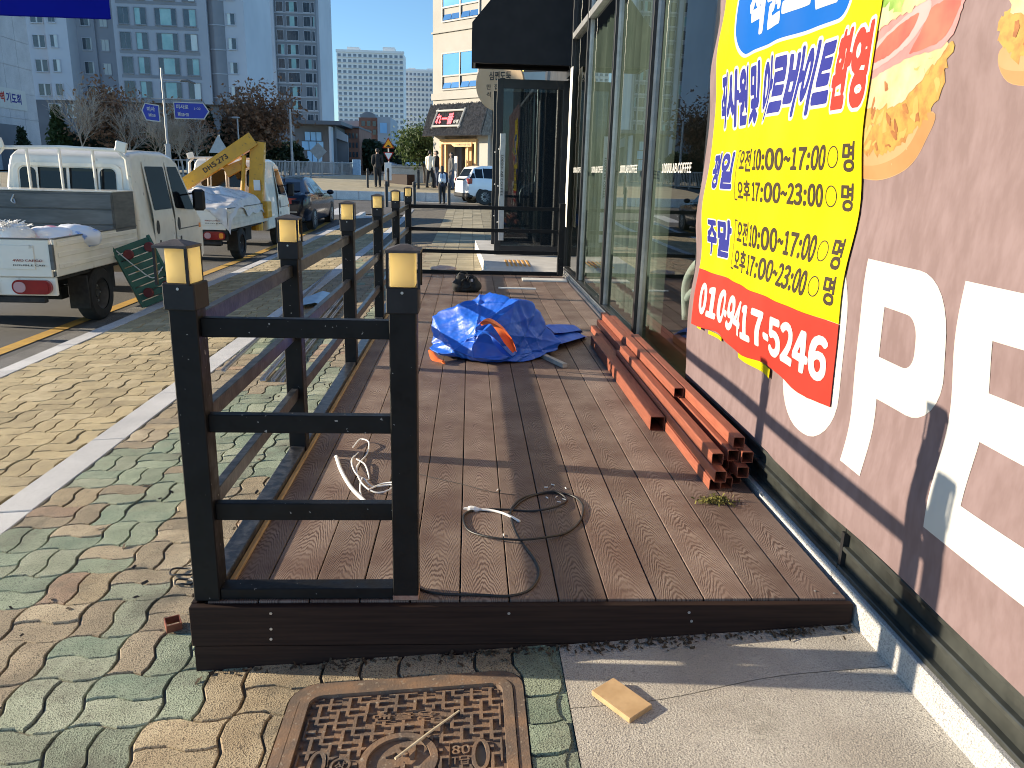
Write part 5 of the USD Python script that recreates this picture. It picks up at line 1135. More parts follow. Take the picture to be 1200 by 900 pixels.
# ================================================================ people, bollards, signs at the crossing
M('skin', (.52, .33, .24), (.58, .38, .28), rough=.6, scale=8)
M('hair', (.012, .010, .009), rough=.6); M('cloth_black', (.010, .010, .011), (.018, .018, .019), rough=.85, scale=12)
M('cloth_cream', (.70, .64, .52), (.78, .72, .60), rough=.85, scale=9); M('cloth_navy', (.02, .025, .045), (.03, .035, .06), rough=.85, scale=9)
M('cloth_grey', (.10, .095, .09), (.15, .14, .13), rough=.85, scale=9); M('bag_blue', (.42, .50, .60), (.5, .58, .68), rough=.7, scale=7); M('denim', (.04, .06, .11), (.06, .09, .15), rough=.85, scale=9)
def person(label, loc, rot, h, top, legs, hair_long=False, stride=.1, elbow=.0, coat=False, backpack=False):
    t = thing('person', label, 'person', loc, rot, scale=h / 1.72)
    hip, kn, an = .90, .48, .07
    L = [(.085, 0 + stride, 0), (-.085, -stride, 0)]; chains = [[(0, 0, .95, .135), (0, .01, 1.15, .125), (0, .0, 1.36, .135), (0, -.005, 1.44, .07), (0, .015, 1.53, .055)],
        [(.0, .0, 1.38, .10), (.17, -.0, 1.38, .065)], [(0, 0, 1.38, .10), (-.17, 0, 1.38, .065)]]
    armc, legc = [], []
    for s in (-1, 1):
        st_ = stride * s
        legc.append([(s * .085, 0, hip, .095), (s * .09, st_ * .7 + .02, kn, .062), (s * .095, st_ - .02 * 0, an, .042)]); 
        chains.append([(s * .095, st_, an, .04), (s * .10, st_ + .13, .035, .034)])
        armc.append([(s * .185, 0, 1.375, .058), (s * .225, -.02 - st_ * .3, 1.10, .047), (s * (.215 - elbow * .12), .05 + elbow * .16 - st_ * .3, .87 + elbow * .16, .035)])
        hx, hy, hz = armc[-1][-1][:3]
        chains.append([(hx, hy, hz, .034), (hx, hy + .02, hz - .08, .036)])
        for k in range(4): chains.append([(hx - s * .0 + (k - 1.5) * .004, hy + (k - 1.5) * .018 + .02, hz - .09, .011), (hx, hy + (k - 1.5) * .018 + .03, hz - .165 + abs(k - 1.5) * .008, .009)])
        chains.append([(hx, hy + .045, hz - .05, .012), (hx - s * .01, hy + .075, hz - .10, .010)])
    head = [[(0, .015, 1.64, .082), (0, .03, 1.60, .070), (0, .055, 1.575, .040)], [(0, .105, 1.615, .014), (0, .092, 1.65, .012)], [(.078, .01, 1.62, .02), (.08, .005, 1.64, .018)], [(-.078, .01, 1.62, .02), (-.08, .005, 1.64, .018)]]
    put('body', limb(chains + armc + legc + head, .028, 6), 'skin', t, smooth=True)
    grow = lambda ch, d: [(x, y, z, r + d) for x, y, z, r in ch]
    put('trousers', limb([grow(c, .018) for c in legc] + [[(-.04, 0, .93, .13), (.04, 0, .93, .13)]], .035, 6), legs, t, smooth=True)
    tr = [[(0, 0, .93 if not coat else .62, .165), (0, .01, 1.15, .15), (0, 0, 1.37, .15)], [(0, 0, 1.38, .115), (.165, 0, 1.385, .082)], [(0, 0, 1.38, .115), (-.165, 0, 1.385, .082)]] + [grow(c, .018) for c in armc]
    put('jacket', limb(tr, .035, 6), top, t, smooth=True)
    hr = [[(0, -.005, 1.665, .090), (0, -.03, 1.63, .080)]] + ([[(0, -.04, 1.62, .085), (0, -.05, 1.46, .08)]] if hair_long else [])
    put('hair', limb(hr, .03, 4), 'hair', t, smooth=True)
    for s in (-1, 1): put('eye', ball((s * .032, .092, 1.625), .011, 1), 'black', t)
    put('mouth', bx(-.022, .022, .088, .096, 1.563, 1.569), 'wheel_red', t)
    for s in (-1, 1): put('shoe', limb([[(s * .095, stride * s - .03, .05, .046), (s * .10, stride * s + .14, .042, .042)]], .03, 4), 'black', t, smooth=True)
    if backpack:
        bp = put('backpack', limb([[(-.09, -.20, 1.05, .09), (-.08, -.19, 1.33, .08)], [(.09, -.20, 1.05, .09), (.08, -.19, 1.33, .08)]], .04, 4), 'bag_blue', t, smooth=True)
        put('pocket', limb([[(-.07, -.275, 1.06, .05), (.07, -.275, 1.06, .05)], [(-.07, -.275, 1.13, .05), (.07, -.275, 1.13, .05)]], .04, 3), 'bag_white', bp, smooth=True)
    return t
def ground_at(px, py, Y, f): q = at(px, py, Y); q[2] = f(q[0], q[1]); return q
g1 = lambda x, y: float(S(-.8, y)) + .03
person('person in black walking away across the street, dark clothes head to foot', ground_at(443, 229, 39, g1), .15, 1.78, 'cloth_black', 'cloth_black', stride=.08, elbow=.5)
person('person in a cream jacket and black trousers standing by the restaurant', ground_at(504, 226, 39.5, g1), -.5, 1.74, 'cloth_cream', 'cloth_black', stride=.16)
person('person in a long black coat close beside the cream jacket', ground_at(511.5, 225, 39.9, g1), PI / 2, 1.72, 'cloth_black', 'denim', stride=.1, elbow=1.0)
person('person with a pale blue backpack and black hood waiting at the kerb', ground_at(518, 238, 34.9, lambda x, y: R(y) + .01), .1, 1.58, 'cloth_navy', 'cloth_black', hair_long=True, stride=.06, backpack=True)
person('person in a long grey coat standing in the restaurant doorway', ground_at(529, 225, 38.6, g1), PI / 2 + .3, 1.70, 'cloth_grey', 'denim', hair_long=True, coat=True, stride=.05)

M('bollard', (.012, .012, .013), (.022, .022, .023), rough=.5, scale=7)
def bollard(px, py, Y, lab, f=g1):
    t = thing('bollard', lab, 'bollard', ground_at(px, py, Y, f), group='black bollards around the crossing')
    put('post', lathe([(0, 0), (.062, 0), (.06, .82), (.052, .87), (0, .885)], 14), 'bollard', t, smooth=40)
    put('band', lathe([(.0625, .70), (.064, .705), (.064, .77), (.0625, .775)], 14), 'matte_black', t)
f0 = lambda x, y: float(S(-.8, y))
bollard(453, 243, 28.2, 'black bollard in front of the warning sign pole', f0); bollard(485.5, 238, 28.3, 'black bollard nearest the lantern posts, left of the group of people', f0)
bollard(526, 238, 28.4, 'black bollard right beside the backpack wearer', f0); bollard(431, 227, 38.5, 'black bollard furthest left, beside the person in black'); bollard(490.5, 227, 38.8, 'black bollard by the low wall across the street')
bollard(455, 226, 39.5, 'black bollard half hidden behind the sign pole')
M('sign_amber', (.85, .36, .01), rough=.5); M('sign_back', (.33, .35, .36), (.42, .44, .45), rough=.5, scale=5, metal=.4); M('pole', (.30, .31, .32), (.38, .39, .40), rough=.5, scale=3, metal=.3); M('sign_blue', (.012, .03, .30), rough=.45); M('sign_blue_big', (.003, .007, .23), (.004, .009, .27), rough=.8, spec=.1, scale=.6)
q = at(456, 225, 40); q[2] = g1(0, 40)
ws = thing('warning_sign', 'triangular amber speed hump sign above an inverted white triangle on a pole', 'traffic sign', q)
top = at(457, 164, 40)[2] - q[2]
put('pole', cyl((0, .03, 0), (0, .03, top + .1), .030), 'pole', ws, smooth=40)
tri = lambda r, up: Polygon([(r * math.sin(a), r * math.cos(a)) for a in (np.arange(3) * 2 * PI / 3 + (0 if up else PI))]).buffer(-.02).buffer(.02)
put('warning_triangle', moved(prism(tri(.34, True), -.02, .0, 'xz'), (0, -.02, top - .22)), 'banner_red', ws)
put('warning_face', moved(prism(tri(.265, True), -.024, -.0205, 'xz'), (0, -.02, top - .22)), 'sign_amber', ws)
put('hump_symbol', moved(prism(affinity.scale(Polygon([(-.2, -.12), (.2, -.12), (.2, -.07), (.12, -.05), (.06, .03), (-.06, .03), (-.12, -.05), (-.2, -.07)]), .58, .58), -.028, -.0245, 'xz'), (0, -.02, top - .24)), 'black', ws)
put('yield_triangle', moved(prism(tri(.30, False), -.02, .0, 'xz'), (0, -.02, top - .72)), 'banner_red', ws)
put('yield_face', moved(prism(tri(.22, False), -.024, -.0205, 'xz'), (0, -.02, top - .72)), 'plate', ws)
put('plate_sign', moved(bx(-.17, .17, -.04, -.02, -.42, .42, .004), (-.03, 0, at(456, 201, 40)[2] - q[2])), 'plate', ws)
# ================================================================ restaurant across the crossing
M('cream_wall', (.37, .352, .315), (.42, .40, .36), rough=.85, scale=.8, world=True)
M('thatch', (.10, .08, .065), (.24, .20, .165), rough=.95, scale=9, detail=7, world=True, bump=.02, bscale=30)
M('orange_wood', (.62, .35, .13), (.70, .43, .18), rough=.6, scale=4)
M('window_blue', (.10, .24, .42), (.12, .28, .46), rough=.06, spec=1.0, scale=.4, metal=.75)
M('neon_red', (.75, .02, .05), rough=.4, emit=1.0)
M('frame_grey', (.10, .105, .11), rough=.5)
ang = math.atan2(.68, -.73)                                        # the lit wall runs towards the viewer and to the right
A0 = at(507.5, 222, 41.5); A0[2] = g1(0, 41) - .1
res = thing('restaurant', 'cream walled restaurant building with blue windows and a thatched porch roof', 'building', A0, math.atan2(-.73, .68))
Wd = 4.0                                                         # local x along the lit wall, local y into the building
put('wall', cat(bx(0, Wd, .0, 9, 2.9, 24), bx(0, .9, 0, 9, 0, 2.899), bx(3.25, Wd, 0, 9, 0, 2.899), bx(.901, 3.249, 1.2, 9, 0, 2.899)), 'cream_wall', res)
put('side_wing', bx(Wd + .01, Wd + .3, .2, 13, -.5, 24), 'cream_wall', res)
def res_window(x0, x1, z0, z1):
    w = put('window', cat(bx(x0, x1, -.06, .02, z0, z0 + .07), bx(x0, x1, -.06, .02, z1 - .07, z1), bx(x0, x0 + .07, -.06, .02, z0 + .0705, z1 - .0705), bx(x1 - .07, x1, -.06, .02, z0 + .0705, z1 - .0705), bx((x0 + x1) / 2 - .04, (x0 + x1) / 2 + .04, -.06, .02, z0 + .0705, z1 - .0705), bx(x0 + .0705, x1 - .0705, -.055, .015, z0 + .62, z0 + .69)), 'frame_grey', res)
    for a, b in ((x0 + .07, (x0 + x1) / 2 - .04), ((x0 + x1) / 2 + .04, x1 - .07)):
        put('pane', bx(a, b, -.03, -.02, z0 + .69, z1 - .07), 'window_blue', w)
        for k in range(2):
            c0 = a + (b - a) * k / 2
            put('pane', moved(bx(c0 + .02, c0 + (b - a) / 2 - .02, -.012, 0, 0, .52), (0, -.04, z0 + .09), rx=-.2, about=(0, 0, 0)), 'window_blue', w)
lz = lambda py: at(535, py, 40.2)[2] - A0[2]
res_window(.70, 3.35, lz(105), lz(60)); res_window(.70, 3.35, lz(24), lz(-22)); res_window(.7, 3.35, lz(-60), lz(-104))
put('string_course', bx(-.05, Wd + .02, -.08, -.001, lz(116), lz(108)), 'cream_wall', res)
put('string_course', bx(-.05, Wd + .02, -.08, -.001, lz(36), lz(34)), 'cream_wall', res)
# thatched porch roof: rows of reed bundles
za, zb_ = lz(159), lz(122); rgn = np.random.default_rng(6); reeds = []
put('porch_roof', fixed(prism([(-.68, za), (-.15, zb_), (-.02, zb_), (-.02, za), (-.64, za - .06)], .05, Wd + .25, 'yz')), 'thatch', res)
for x in np.arange(.05, Wd + .26, .045):
    for k in range(3):
        s = (k + rgn.uniform(-.1, .1)) / 3; e = s + .42
        f_ = lambda u: np.array([x + rgn.normal(0, .012), -.15 - .55 * u - .03, zb_ + (za - zb_) * u + .015])
        reeds.append(tube([f_(s), f_(min(e, 1.04))], [.022, .03], 4))
put('thatch', cat(reeds), 'thatch', res, kind='stuff')
for z in (0,):
    fx0, fx1 = .75, 2.75
    pz = lambda u: np.array([-.15 - .55 * u - .10, zb_ + (za - zb_) * u + .05])
    fr = []
    for (xa, ua), (xb, ub) in (((fx0, .25), (fx1, .25)), ((fx0, .75), (fx1, .75)), ((fx0 + .1, .18), (fx0 - .05, .82)), ((fx1 + .05, .18), (fx1 - .1, .82))):
        a_, b_ = pz(ua), pz(ub); fr.append(tube([(xa, a_[0], a_[1]), (xb, b_[0], b_[1])], .05, 6))
    put('sign_frame', cat(fr), 'print_white', res, smooth=40)
    def on_roof(q): u = .70 - q[:, 1]; return np.stack([fx0 + .12 + q[:, 0], -.15 - .55 * u - .10, zb_ + (za - zb_) * u + .06], 1)
    put('sign_lettering', sheet(fit_text('れ一番', 0, 1.25, 0, .36, stroke=3), on_roof), 'neon_red', res)
    put('sign_lettering', sheet(fit_text('라멘', 1.32, 1.68, .02, .14, stroke=2), on_roof), 'print_white', res)
dz0, dz1 = 0.05, lz(163)
put('door_frame', cat(bx(.62, .75, -.1, .05, dz0, dz1), bx(.95, 1.06, -.06, .05, dz0, dz1 - .25), bx(3.15, 3.28, -.1, .05, dz0, dz1), bx(.751, 3.149, -.1, .05, dz1 - .24, dz1), bx(2.55, 2.66, -.04, .05, dz0, dz1 - .25)), 'orange_wood', res)
put('door', bx(2.1, 2.54, .3, .36, dz0, 2.2), 'orange_wood', res); put('door', bx(1.1, 1.6, .5, .56, dz0, 2.2), 'frame_grey', res)
put('menu_board', bx(1.75, 2.05, -.2, -.16, .3, 1.55), 'plate', res)
put('hanging_board', prism([(1.55, 2.1), (1.75, 2.0), (3.0, 2.0), (3.0, 2.2), (1.75, 2.2)], -.14, -.10, 'xz'), 'orange_wood', res)
[put('hanging_lettering', prism(fit_text(c_, 1.85 + .21 * i, 2.03 + .21 * i, 2.05, 2.15, stroke=1), -.146, -.141, 'xz'), 'black_text', res) for i, c_ in enumerate('라멘전문점')]
put('yellow_fascia', bx(Wd + .3, 11, -.3, -.1, lz(92), lz(78)), 'sign_yellow', res)
put('planter', bx(-2.6, -.6, -1.2, -.7, -.1, .62, .02), 'tube_dark', res); 

# ================================================================ trees
M('bark_pale', (.30, .26, .21), (.42, .37, .30), rough=.9, scale=7); M('bark_dark', (.07, .055, .045), (.12, .095, .075), rough=.9, scale=7)
M('leaf_brown', (.23, .125, .07), (.36, .21, .12), rough=.8, scale=1.3, trans=.3, rand=.15); M('leaf_green', (.035, .065, .018), (.075, .115, .03), rough=.7, scale=1.4, trans=.25); M('leaf_dark', (.018, .034, .016), (.035, .06, .025), rough=.8, scale=1.2, trans=.15)
def twigs(seed, h, levels=4, spread=.55, lean=.0, up=.6, n0=6, r0=.075):
    rg = np.random.default_rng(seed); segs = []; tips = []
    def grow(p, d, L, r, lev):
        q = p.copy(); pts = [p.copy()]; rr_ = [r]
        for k in range(3):
            d = d + rg.normal(0, .11, 3); d[2] += .05 * up; d /= np.linalg.norm(d); q = q + d * L / 3; pts.append(q.copy()); rr_.append(r * (1 - .22 * (k + 1)))
            if lev < levels and k >= (1 if lev == 0 else 0):
                for _ in range(n0 // 2 if lev == 0 else rg.integers(2, 4)):
                    a = rg.normal(0, 1, 3); a -= d * (a @ d); a /= np.linalg.norm(a); e = d * (1 - spread * .6) + a * spread; e[2] += .25 * up; e /= np.linalg.norm(e)
                    grow(q.copy(), e, L * rg.uniform(.55, .78), rr_[-1] * .62, lev + 1)
        segs.append((np.array(pts), np.maximum(rr_, .006), lev)); tips.append(pts[-1])
    grow(np.array([0, 0, 0.]), np.array([lean, 0, 1.]), h * .42, r0, 0)
    return segs, np.array(tips)
def leaves(cent, n, spread, size, seed, droop=0):
    rg = np.random.default_rng(seed); c = cent[rg.integers(0, len(cent), n)] + rg.normal(0, spread, (n, 3)); a = rg.normal(0, 1, (n, 3)); a[:, 2] -= droop; a /= np.linalg.norm(a, axis=1, keepdims=True)
    b = np.cross(a, rg.normal(0, 1, (n, 3))); b /= np.linalg.norm(b, axis=1, keepdims=True); s = size * rg.uniform(.6, 1.4, (n, 1))
    v = np.stack([c - a * s, c + b * s * .5, c + a * s, c - b * s * .5], 1).reshape(-1, 3); k = np.arange(n) * 4
    return T3(v, np.vstack([np.c_[k, k + 1, k + 2], np.c_[k, k + 2, k + 3]]), process=False)
def tree(name, label, loc, h, seed, leaf=None, n=0, size=.12, spread=.3, bark='bark_pale', group=None, **kw):
    t = thing(name, label, 'tree', loc, group=group); segs, tips = twigs(seed, h, **kw)
    zmax = max(p[:, 2].max() for p, r, l in segs); k = h / zmax; segs = [(p * [max(k, .8), max(k, .8), k], r, l) for p, r, l in segs]; tips = tips * [max(k, .8), max(k, .8), k]
    put('trunk', cat([tube(p, r, 7) for p, r, l in segs if l == 0]), bark, t, smooth=50)
    put('branches', cat([tube(p, r, 4 if l < 3 else 3, caps=False) for p, r, l in segs if l > 0]), bark, t)
    if leaf: put('crown', leaves(tips, n, spread, size, seed), leaf, t)
    return t
def evergreen(name, label, loc, h, w, seed, n=2600, mat='leaf_dark', size=.16, cone=True, group=None):
    rg = np.random.default_rng(seed); t = thing(name, label, 'tree', loc, group=group)
    put('trunk', tube([(0, 0, 0), (.03, 0, h * .5), (0, 0, h * .9)], [.13, .09, .02], 7), 'bark_dark', t)
    u = rg.uniform(.06, 1, n) ** (.8 if cone else .7); prof = (1.02 - u) if cone else np.sqrt(np.clip(1 - (2 * u - 1.02) ** 2, .02, 1))
    a = rg.uniform(0, 2 * PI, n); cl = meshkit.fbm(np.c_[np.cos(a) * 2.2 + seed, np.sin(a) * 2.2, u * 6], 3, seed); r = w * prof * np.sqrt(rg.uniform(.35, 1, n)) * (.55 + .9 * cl)
    put('crown', leaves(np.c_[r * np.cos(a), r * np.sin(a), u * h], n, .09, size, seed), mat, t)
    return t
def gpt(px, Y, dz=.14): q = at(px, 200, Y); q[2] = R(Y) + dz; return q
def hgt(px, py, Y): return at(px, py, Y)[2] - R(Y) - .14
gB = 'bare trees behind the trucks'
tree('bare_tree', 'tallest slim bare tree with pale branches, left of the row behind the trucks', gpt(99, 50), hgt(97, 82, 50), 11, n0=8, levels=3, spread=.45, up=1.1)
tree('bare_tree', 'bare pale tree second in the row, between brown foliage', gpt(151, 51), hgt(146, 106, 51), 12, levels=3, spread=.5, n0=8)
tree('bare_tree', 'short forked bare tree just left of the sign lamp post', gpt(184, 50), hgt(180, 122, 50), 13, levels=3, spread=.55, n0=8)
tree('bare_tree', 'wide spreading bare tree just right of the sign lamp post', gpt(214, 51), hgt(214, 112, 51), 14, levels=3, spread=.62, n0=12)
tree('bare_tree', 'thin bare sapling behind the crane truck cab', gpt(236, 53), hgt(236, 135, 53), 15, levels=3, spread=.5)
tree('brown_tree', 'brown leaved tree with dense dry foliage left of the lamp post', gpt(124, 56), hgt(122, 104, 56), 21, leaf='leaf_brown', n=2600, size=.16, spread=.55, bark='bark_dark', n0=10, levels=3)
tree('brown_tree', 'large brown dry leaved tree in front of the second tower, by the pole', gpt(316, 60), hgt(312, 100, 60), 22, leaf='leaf_brown', n=5200, size=.15, spread=.5, bark='bark_dark', n0=12, levels=3)
tree('brown_tree', 'low brown dry shrub-like tree right of the lamp post', gpt(222, 57), hgt(222, 128, 57), 23, leaf='leaf_brown', n=1600, size=.15, spread=.5, bark='bark_dark', levels=3)
for px, pw, py, Y, lab, mt in ((74, 26, 126, 57, 'dark green conifer at the left end of the tree row', 'leaf_green'), (172, 22, 136, 60, 'green conifer behind the forked bare tree', 'leaf_green'), (248, 22, 126, 62, 'dark green conifer behind the triangular sign', 'leaf_dark'), (268, 24, 142, 61, 'dark conifer left of the large brown tree', 'leaf_dark'), (130, 34, 150, 61, 'dark low conifer in the middle of the tree row', 'leaf_dark'), (205, 30, 150, 62, 'dark low conifer behind the lamp post', 'leaf_dark'), (292, 24, 150, 62, 'dark low conifer under the large brown tree', 'leaf_dark'), (340, 22, 168, 66, 'dark shrub right of the large brown tree', 'leaf_dark'), (96, 26, 158, 60, 'dark shrub under the tallest bare tree', 'leaf_dark'), (236, 26, 160, 60, 'dark shrub beside the thin bare sapling', 'leaf_dark'), (160, 26, 162, 60, 'dark shrub under the second bare tree', 'leaf_dark'), (185, 26, 168, 60, 'dark shrub under the forked bare tree', 'leaf_dark'), (315, 30, 165, 64, 'dark shrub behind the trunk of the large brown tree', 'leaf_dark')):
    evergreen('conifer' if 'conifer' in lab else 'shrub', lab, gpt(px, Y), hgt(px, py, Y), pw / 911 * Y * .72, px, n=2400, mat=mt, cone='conifer' in lab and 'low' not in lab)
evergreen('cypress', 'small dark cone shaped cypress against the granite building', gpt(31, 60), hgt(30, 152, 60), .85, 5, n=2200, mat='leaf_dark', size=.12)
q = at(498, 222, 43); q[2] = g1(0, 43)
tree('street_tree', 'leafy green tree beside the restaurant wall', q, at(498, 146, 43)[2] - q[2], 31, leaf='leaf_green', n=5200, size=.09, spread=.26, bark='bark_dark', n0=10, levels=3)
for k, (px, py, Y, w) in enumerate(((434, 166, 104, 30), (414, 180, 112, 24), (455, 172, 108, 30), (474, 176, 104, 26), (395, 186, 112, 20))):
    evergreen('distant_tree', ('dark round distant tree, ' + ['tallest one behind the warning sign', 'left of the warning sign', 'right of the warning sign', 'beside the green street tree', 'small one by the brown building'][k]), gpt(px, Y), hgt(px, py, Y), w / 911 * Y * .6, 60 + k, n=2600, mat='leaf_dark', size=.35, cone=False)

# ================================================================ street furniture on the left
def pole_thing(name, lab, cat_, px, py, Y, r=.07):
    q = gpt(px, Y); t = thing(name, lab, cat_, q); h = at(px, py, Y)[2] - q[2]
    put('pole', cyl((0, 0, 0), (0, 0, h), r, r * .7, 10), 'pole', t, smooth=40); return t, q, h
Y = 46
lp, q, h = pole_thing('street_lamp', 'grey street lamp post carrying two blue road name signs', 'street lamp', 199, 80, Y, .075)
k = Y / 911
put('lamp_arm', tube(spline([(0, 0, h - .62 * 1), (.5, 0, h - .62), (.95, 0, h - .60), (1.15, 0, h - .60)], 4), .035, 6), 'pole', lp)
put('lamp_head', limb([[(1.0, 0, h - .62, .055), (1.35, 0, h - .60, .08), (1.75, 0, h - .72, .045)]], .05, 4), 'frame_grey', lp, smooth=True)
put('sign_arm', cat(cyl((-.65, 0, h - 1.55), (1.9, 0, h - 1.55), .025, n=6)), 'pole', lp)
a = put('road_sign', prism([(.55, h - 2.55), (2.1, h - 2.55), (2.38, h - 2.16), (2.1, h - 1.75), (.55, h - 1.75)], -.05, -.02, 'xz'), 'sign_blue', lp, label='larger arrow shaped road name sign')
put('border', prism(Polygon([(.52, h - 2.59), (2.12, h - 2.59), (2.43, h - 2.16), (2.12, h - 1.71), (.52, h - 1.71)]).difference(Polygon([(.56, h - 2.54), (2.09, h - 2.54), (2.36, h - 2.16), (2.09, h - 1.76), (.56, h - 1.76)])), -.055, -.0505, 'xz'), 'print_white', a)
put('lettering', prism(unary_union([fit_text('미사로', .66, 1.3, h - 2.08, h - 1.84, stroke=2), fit_text('Misa-ro', .72, 1.3, h - 2.45, h - 2.22, stroke=2), fit_text('1~22', 1.6, 1.95, h - 2.1, h - 1.98, stroke=1)]), -.056, -.0506, 'xz'), 'print_white', a)
b = put('road_sign', prism([(-.30, h - 2.75), (-.30, h - 1.95), (-1.0, h - 1.85), (-1.18, h - 2.2), (-1.0, h - 2.68)], -.05, -.02, 'xz'), 'sign_blue', lp, label='smaller road name sign')
put('border', prism(Polygon([(-.26, h - 2.79), (-.26, h - 1.91), (-1.02, h - 1.81), (-1.23, h - 2.2), (-1.02, h - 2.72)]).difference(Polygon([(-.31, h - 2.74), (-.31, h - 1.96), (-.99, h - 1.86), (-1.16, h - 2.2), (-.99, h - 2.67)])), -.055, -.0505, 'xz'), 'print_white', b)
put('lettering', prism(unary_union([fit_text('미사', -.92, -.5, h - 2.25, h - 2.0, stroke=2), fit_text('Misa', -.85, -.5, h - 2.52, h - 2.34, stroke=2)]), -.056, -.0506, 'xz'), 'print_white', b)
put('banner_flag', moved(bx(.12, .42, -.02, .0, 0, 1.1, .005), (0, 0, h - 6.3)), 'sign_blue', lp)
put('cabinet', bx(-.12, .12, -.1, .1, .9, 1.9, .02), 'pole', lp)
pole_thing('utility_pole', 'plain tall grey pole in front of the modern glass building', 'pole', 343, 128, 58, .10)
t_, q, h = pole_thing('street_lamp', 'low slim lamp post between the conifers above the crane', 'street lamp', 282, 138, 55, .06)
put('lamp_head', ball((-.1, 0, h), (.28, .12, .07), 2), 'pole', t_)
t_, q, h = pole_thing('road_sign', 'back of a grey triangular road sign above the crane truck', 'traffic sign', 260, 158, 44, .035)
put('sign_back', moved(prism(tri(.62, True), -.02, .0, 'xz'), (-.05, -.05, h - .62)), 'sign_back', t_)
t_, q, h = pole_thing('road_sign', 'back of a grey diamond road sign by the glass building', 'traffic sign', 374, 166, 62, .035)
put('sign_back', moved(prism(sbox(-.45, -.45, .45, .45), -.02, .0, 'xz'), (0, -.05, h - .7), ry=PI / 4), 'sign_back', t_)
def fence(name, lab, pxa, pxb, Y0, Y1, hh, dzb=.14):
    a, b = gpt(pxa, Y0, dzb), gpt(pxb, Y1, dzb); t = thing(name, lab, 'fence'); L_ = np.linalg.norm((b - a)[:2]); n = int(L_ / 2); ms = []
    for k in range(n + 1): p = a + (b - a) * k / n; put('post', bx(p[0] - .05, p[0] + .05, p[1] - .05, p[1] + .05, p[2], p[2] + hh), 'pole', t)
    for z in (hh - .08, .15): put('rail', tube([a + [0, 0, z], b + [0, 0, z]], .035, 6), 'pole', t)
    for k in range(int(L_ / .22)): p = a + (b - a) * (k + .5) / int(L_ / .22); ms.append(bx(p[0] - .02, p[0] + .02, p[1] - .02, p[1] + .02, p[2] + .15, p[2] + hh - .08))
    put('balusters', cat(ms), 'pole', t, kind='stuff')
fence('guard_fence', 'long pale guard fence in front of the modern glass building', 318, 422, 50, 66, 1.15)
fence('guard_fence', 'short dark railing to the right of the warning sign', 455, 478, 50, 49, 1.1, .16)
fence('guard_fence', 'pale guard fence behind the parked trucks', 60, 318, 46, 50, 1.1)
t_ = thing('information_pillar', 'pale blue information pillar at the end of the guard fence', 'pillar', gpt(418, 64)); put('pillar', bx(-.3, .3, -.2, .2, 0, 1.35, .03), 'film_blue', t_); put('base', bx(-.4, .4, -.25, .25, -.2, .05), 'pole', t_)
q = at(472, 222, 44); w_ = thing('low_wall', 'low tan stone planter wall left of the restaurant', 'planter', (q[0], 44, g1(0, 44)), -.1); put('wall', bx(-.9, 1.5, -.2, .2, -.1, .75, .02), 'granite', w_); put('coping', bx(-.95, 1.55, -.25, .25, .7505, .86, .02), 'granite', w_)
# big blue sign overhead
Y = 18; a, b = at(-40, 20, Y), at(130, 23, Y)
bs = thing('blue_sign', 'plain dark blue sign board hanging over the road at the upper left', 'sign'); v0 = b[2]
put('board', bx(a[0] - 1.2, b[0], Y - .03, Y + .03, v0, v0 + 1.8, .02), 'sign_blue_big', bs)
put('frame', cat(*[bx(a[0] - 1.2 + .05, b[0] - .05, Y + .031, Y + .09, v0 + z, v0 + z + .08) for z in (.3, 1.3)]), 'pole', bs)
put('arm', tube([(a[0] - 3.0, Y + .16, R(Y)), (a[0] - 3.0, Y + .16, v0 + 1.0), (b[0] - .3, Y + .16, v0 + 1.0)], .09, 8), 'pole', bs)

# ================================================================ buildings
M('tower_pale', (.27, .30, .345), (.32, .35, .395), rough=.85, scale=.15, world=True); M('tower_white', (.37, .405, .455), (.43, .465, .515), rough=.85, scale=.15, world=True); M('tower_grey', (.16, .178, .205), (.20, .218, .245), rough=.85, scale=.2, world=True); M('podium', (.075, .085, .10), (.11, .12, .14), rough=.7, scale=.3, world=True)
M('win_dark', (.018, .028, .038), (.05, .065, .08), rough=.12, spec=.9, scale=.5, world=True); M('win_teal', (.16, .33, .34), (.26, .44, .44), rough=.3, spec=.7, scale=.6, world=True); M('win_pale', (.45, .52, .52), (.55, .62, .6), rough=.4, scale=.6, world=True)
M('stone_wall', (.36, .36, .375), (.44, .44, .455), rough=.7, scale=.9, detail=6, world=True, speck=(.25, .25, .26), sscale=40, slo=.56, shi=.66); M('brick_brown', (.17, .075, .05), (.23, .11, .08), rough=.85, scale=.6, world=True); M('panel_blue', (.15, .36, .62), (.24, .46, .72), rough=.25, scale=.3, spec=.8, world=True)
M('far_white', (.70, .69, .67), (.76, .75, .73), rough=.85, scale=.05, world=True); M('far_window', (.13, .15, .18), (.20, .22, .26), rough=.2, spec=.8, scale=.2, world=True)
def level(py, px, Y): return at(px, py, Y)[2]

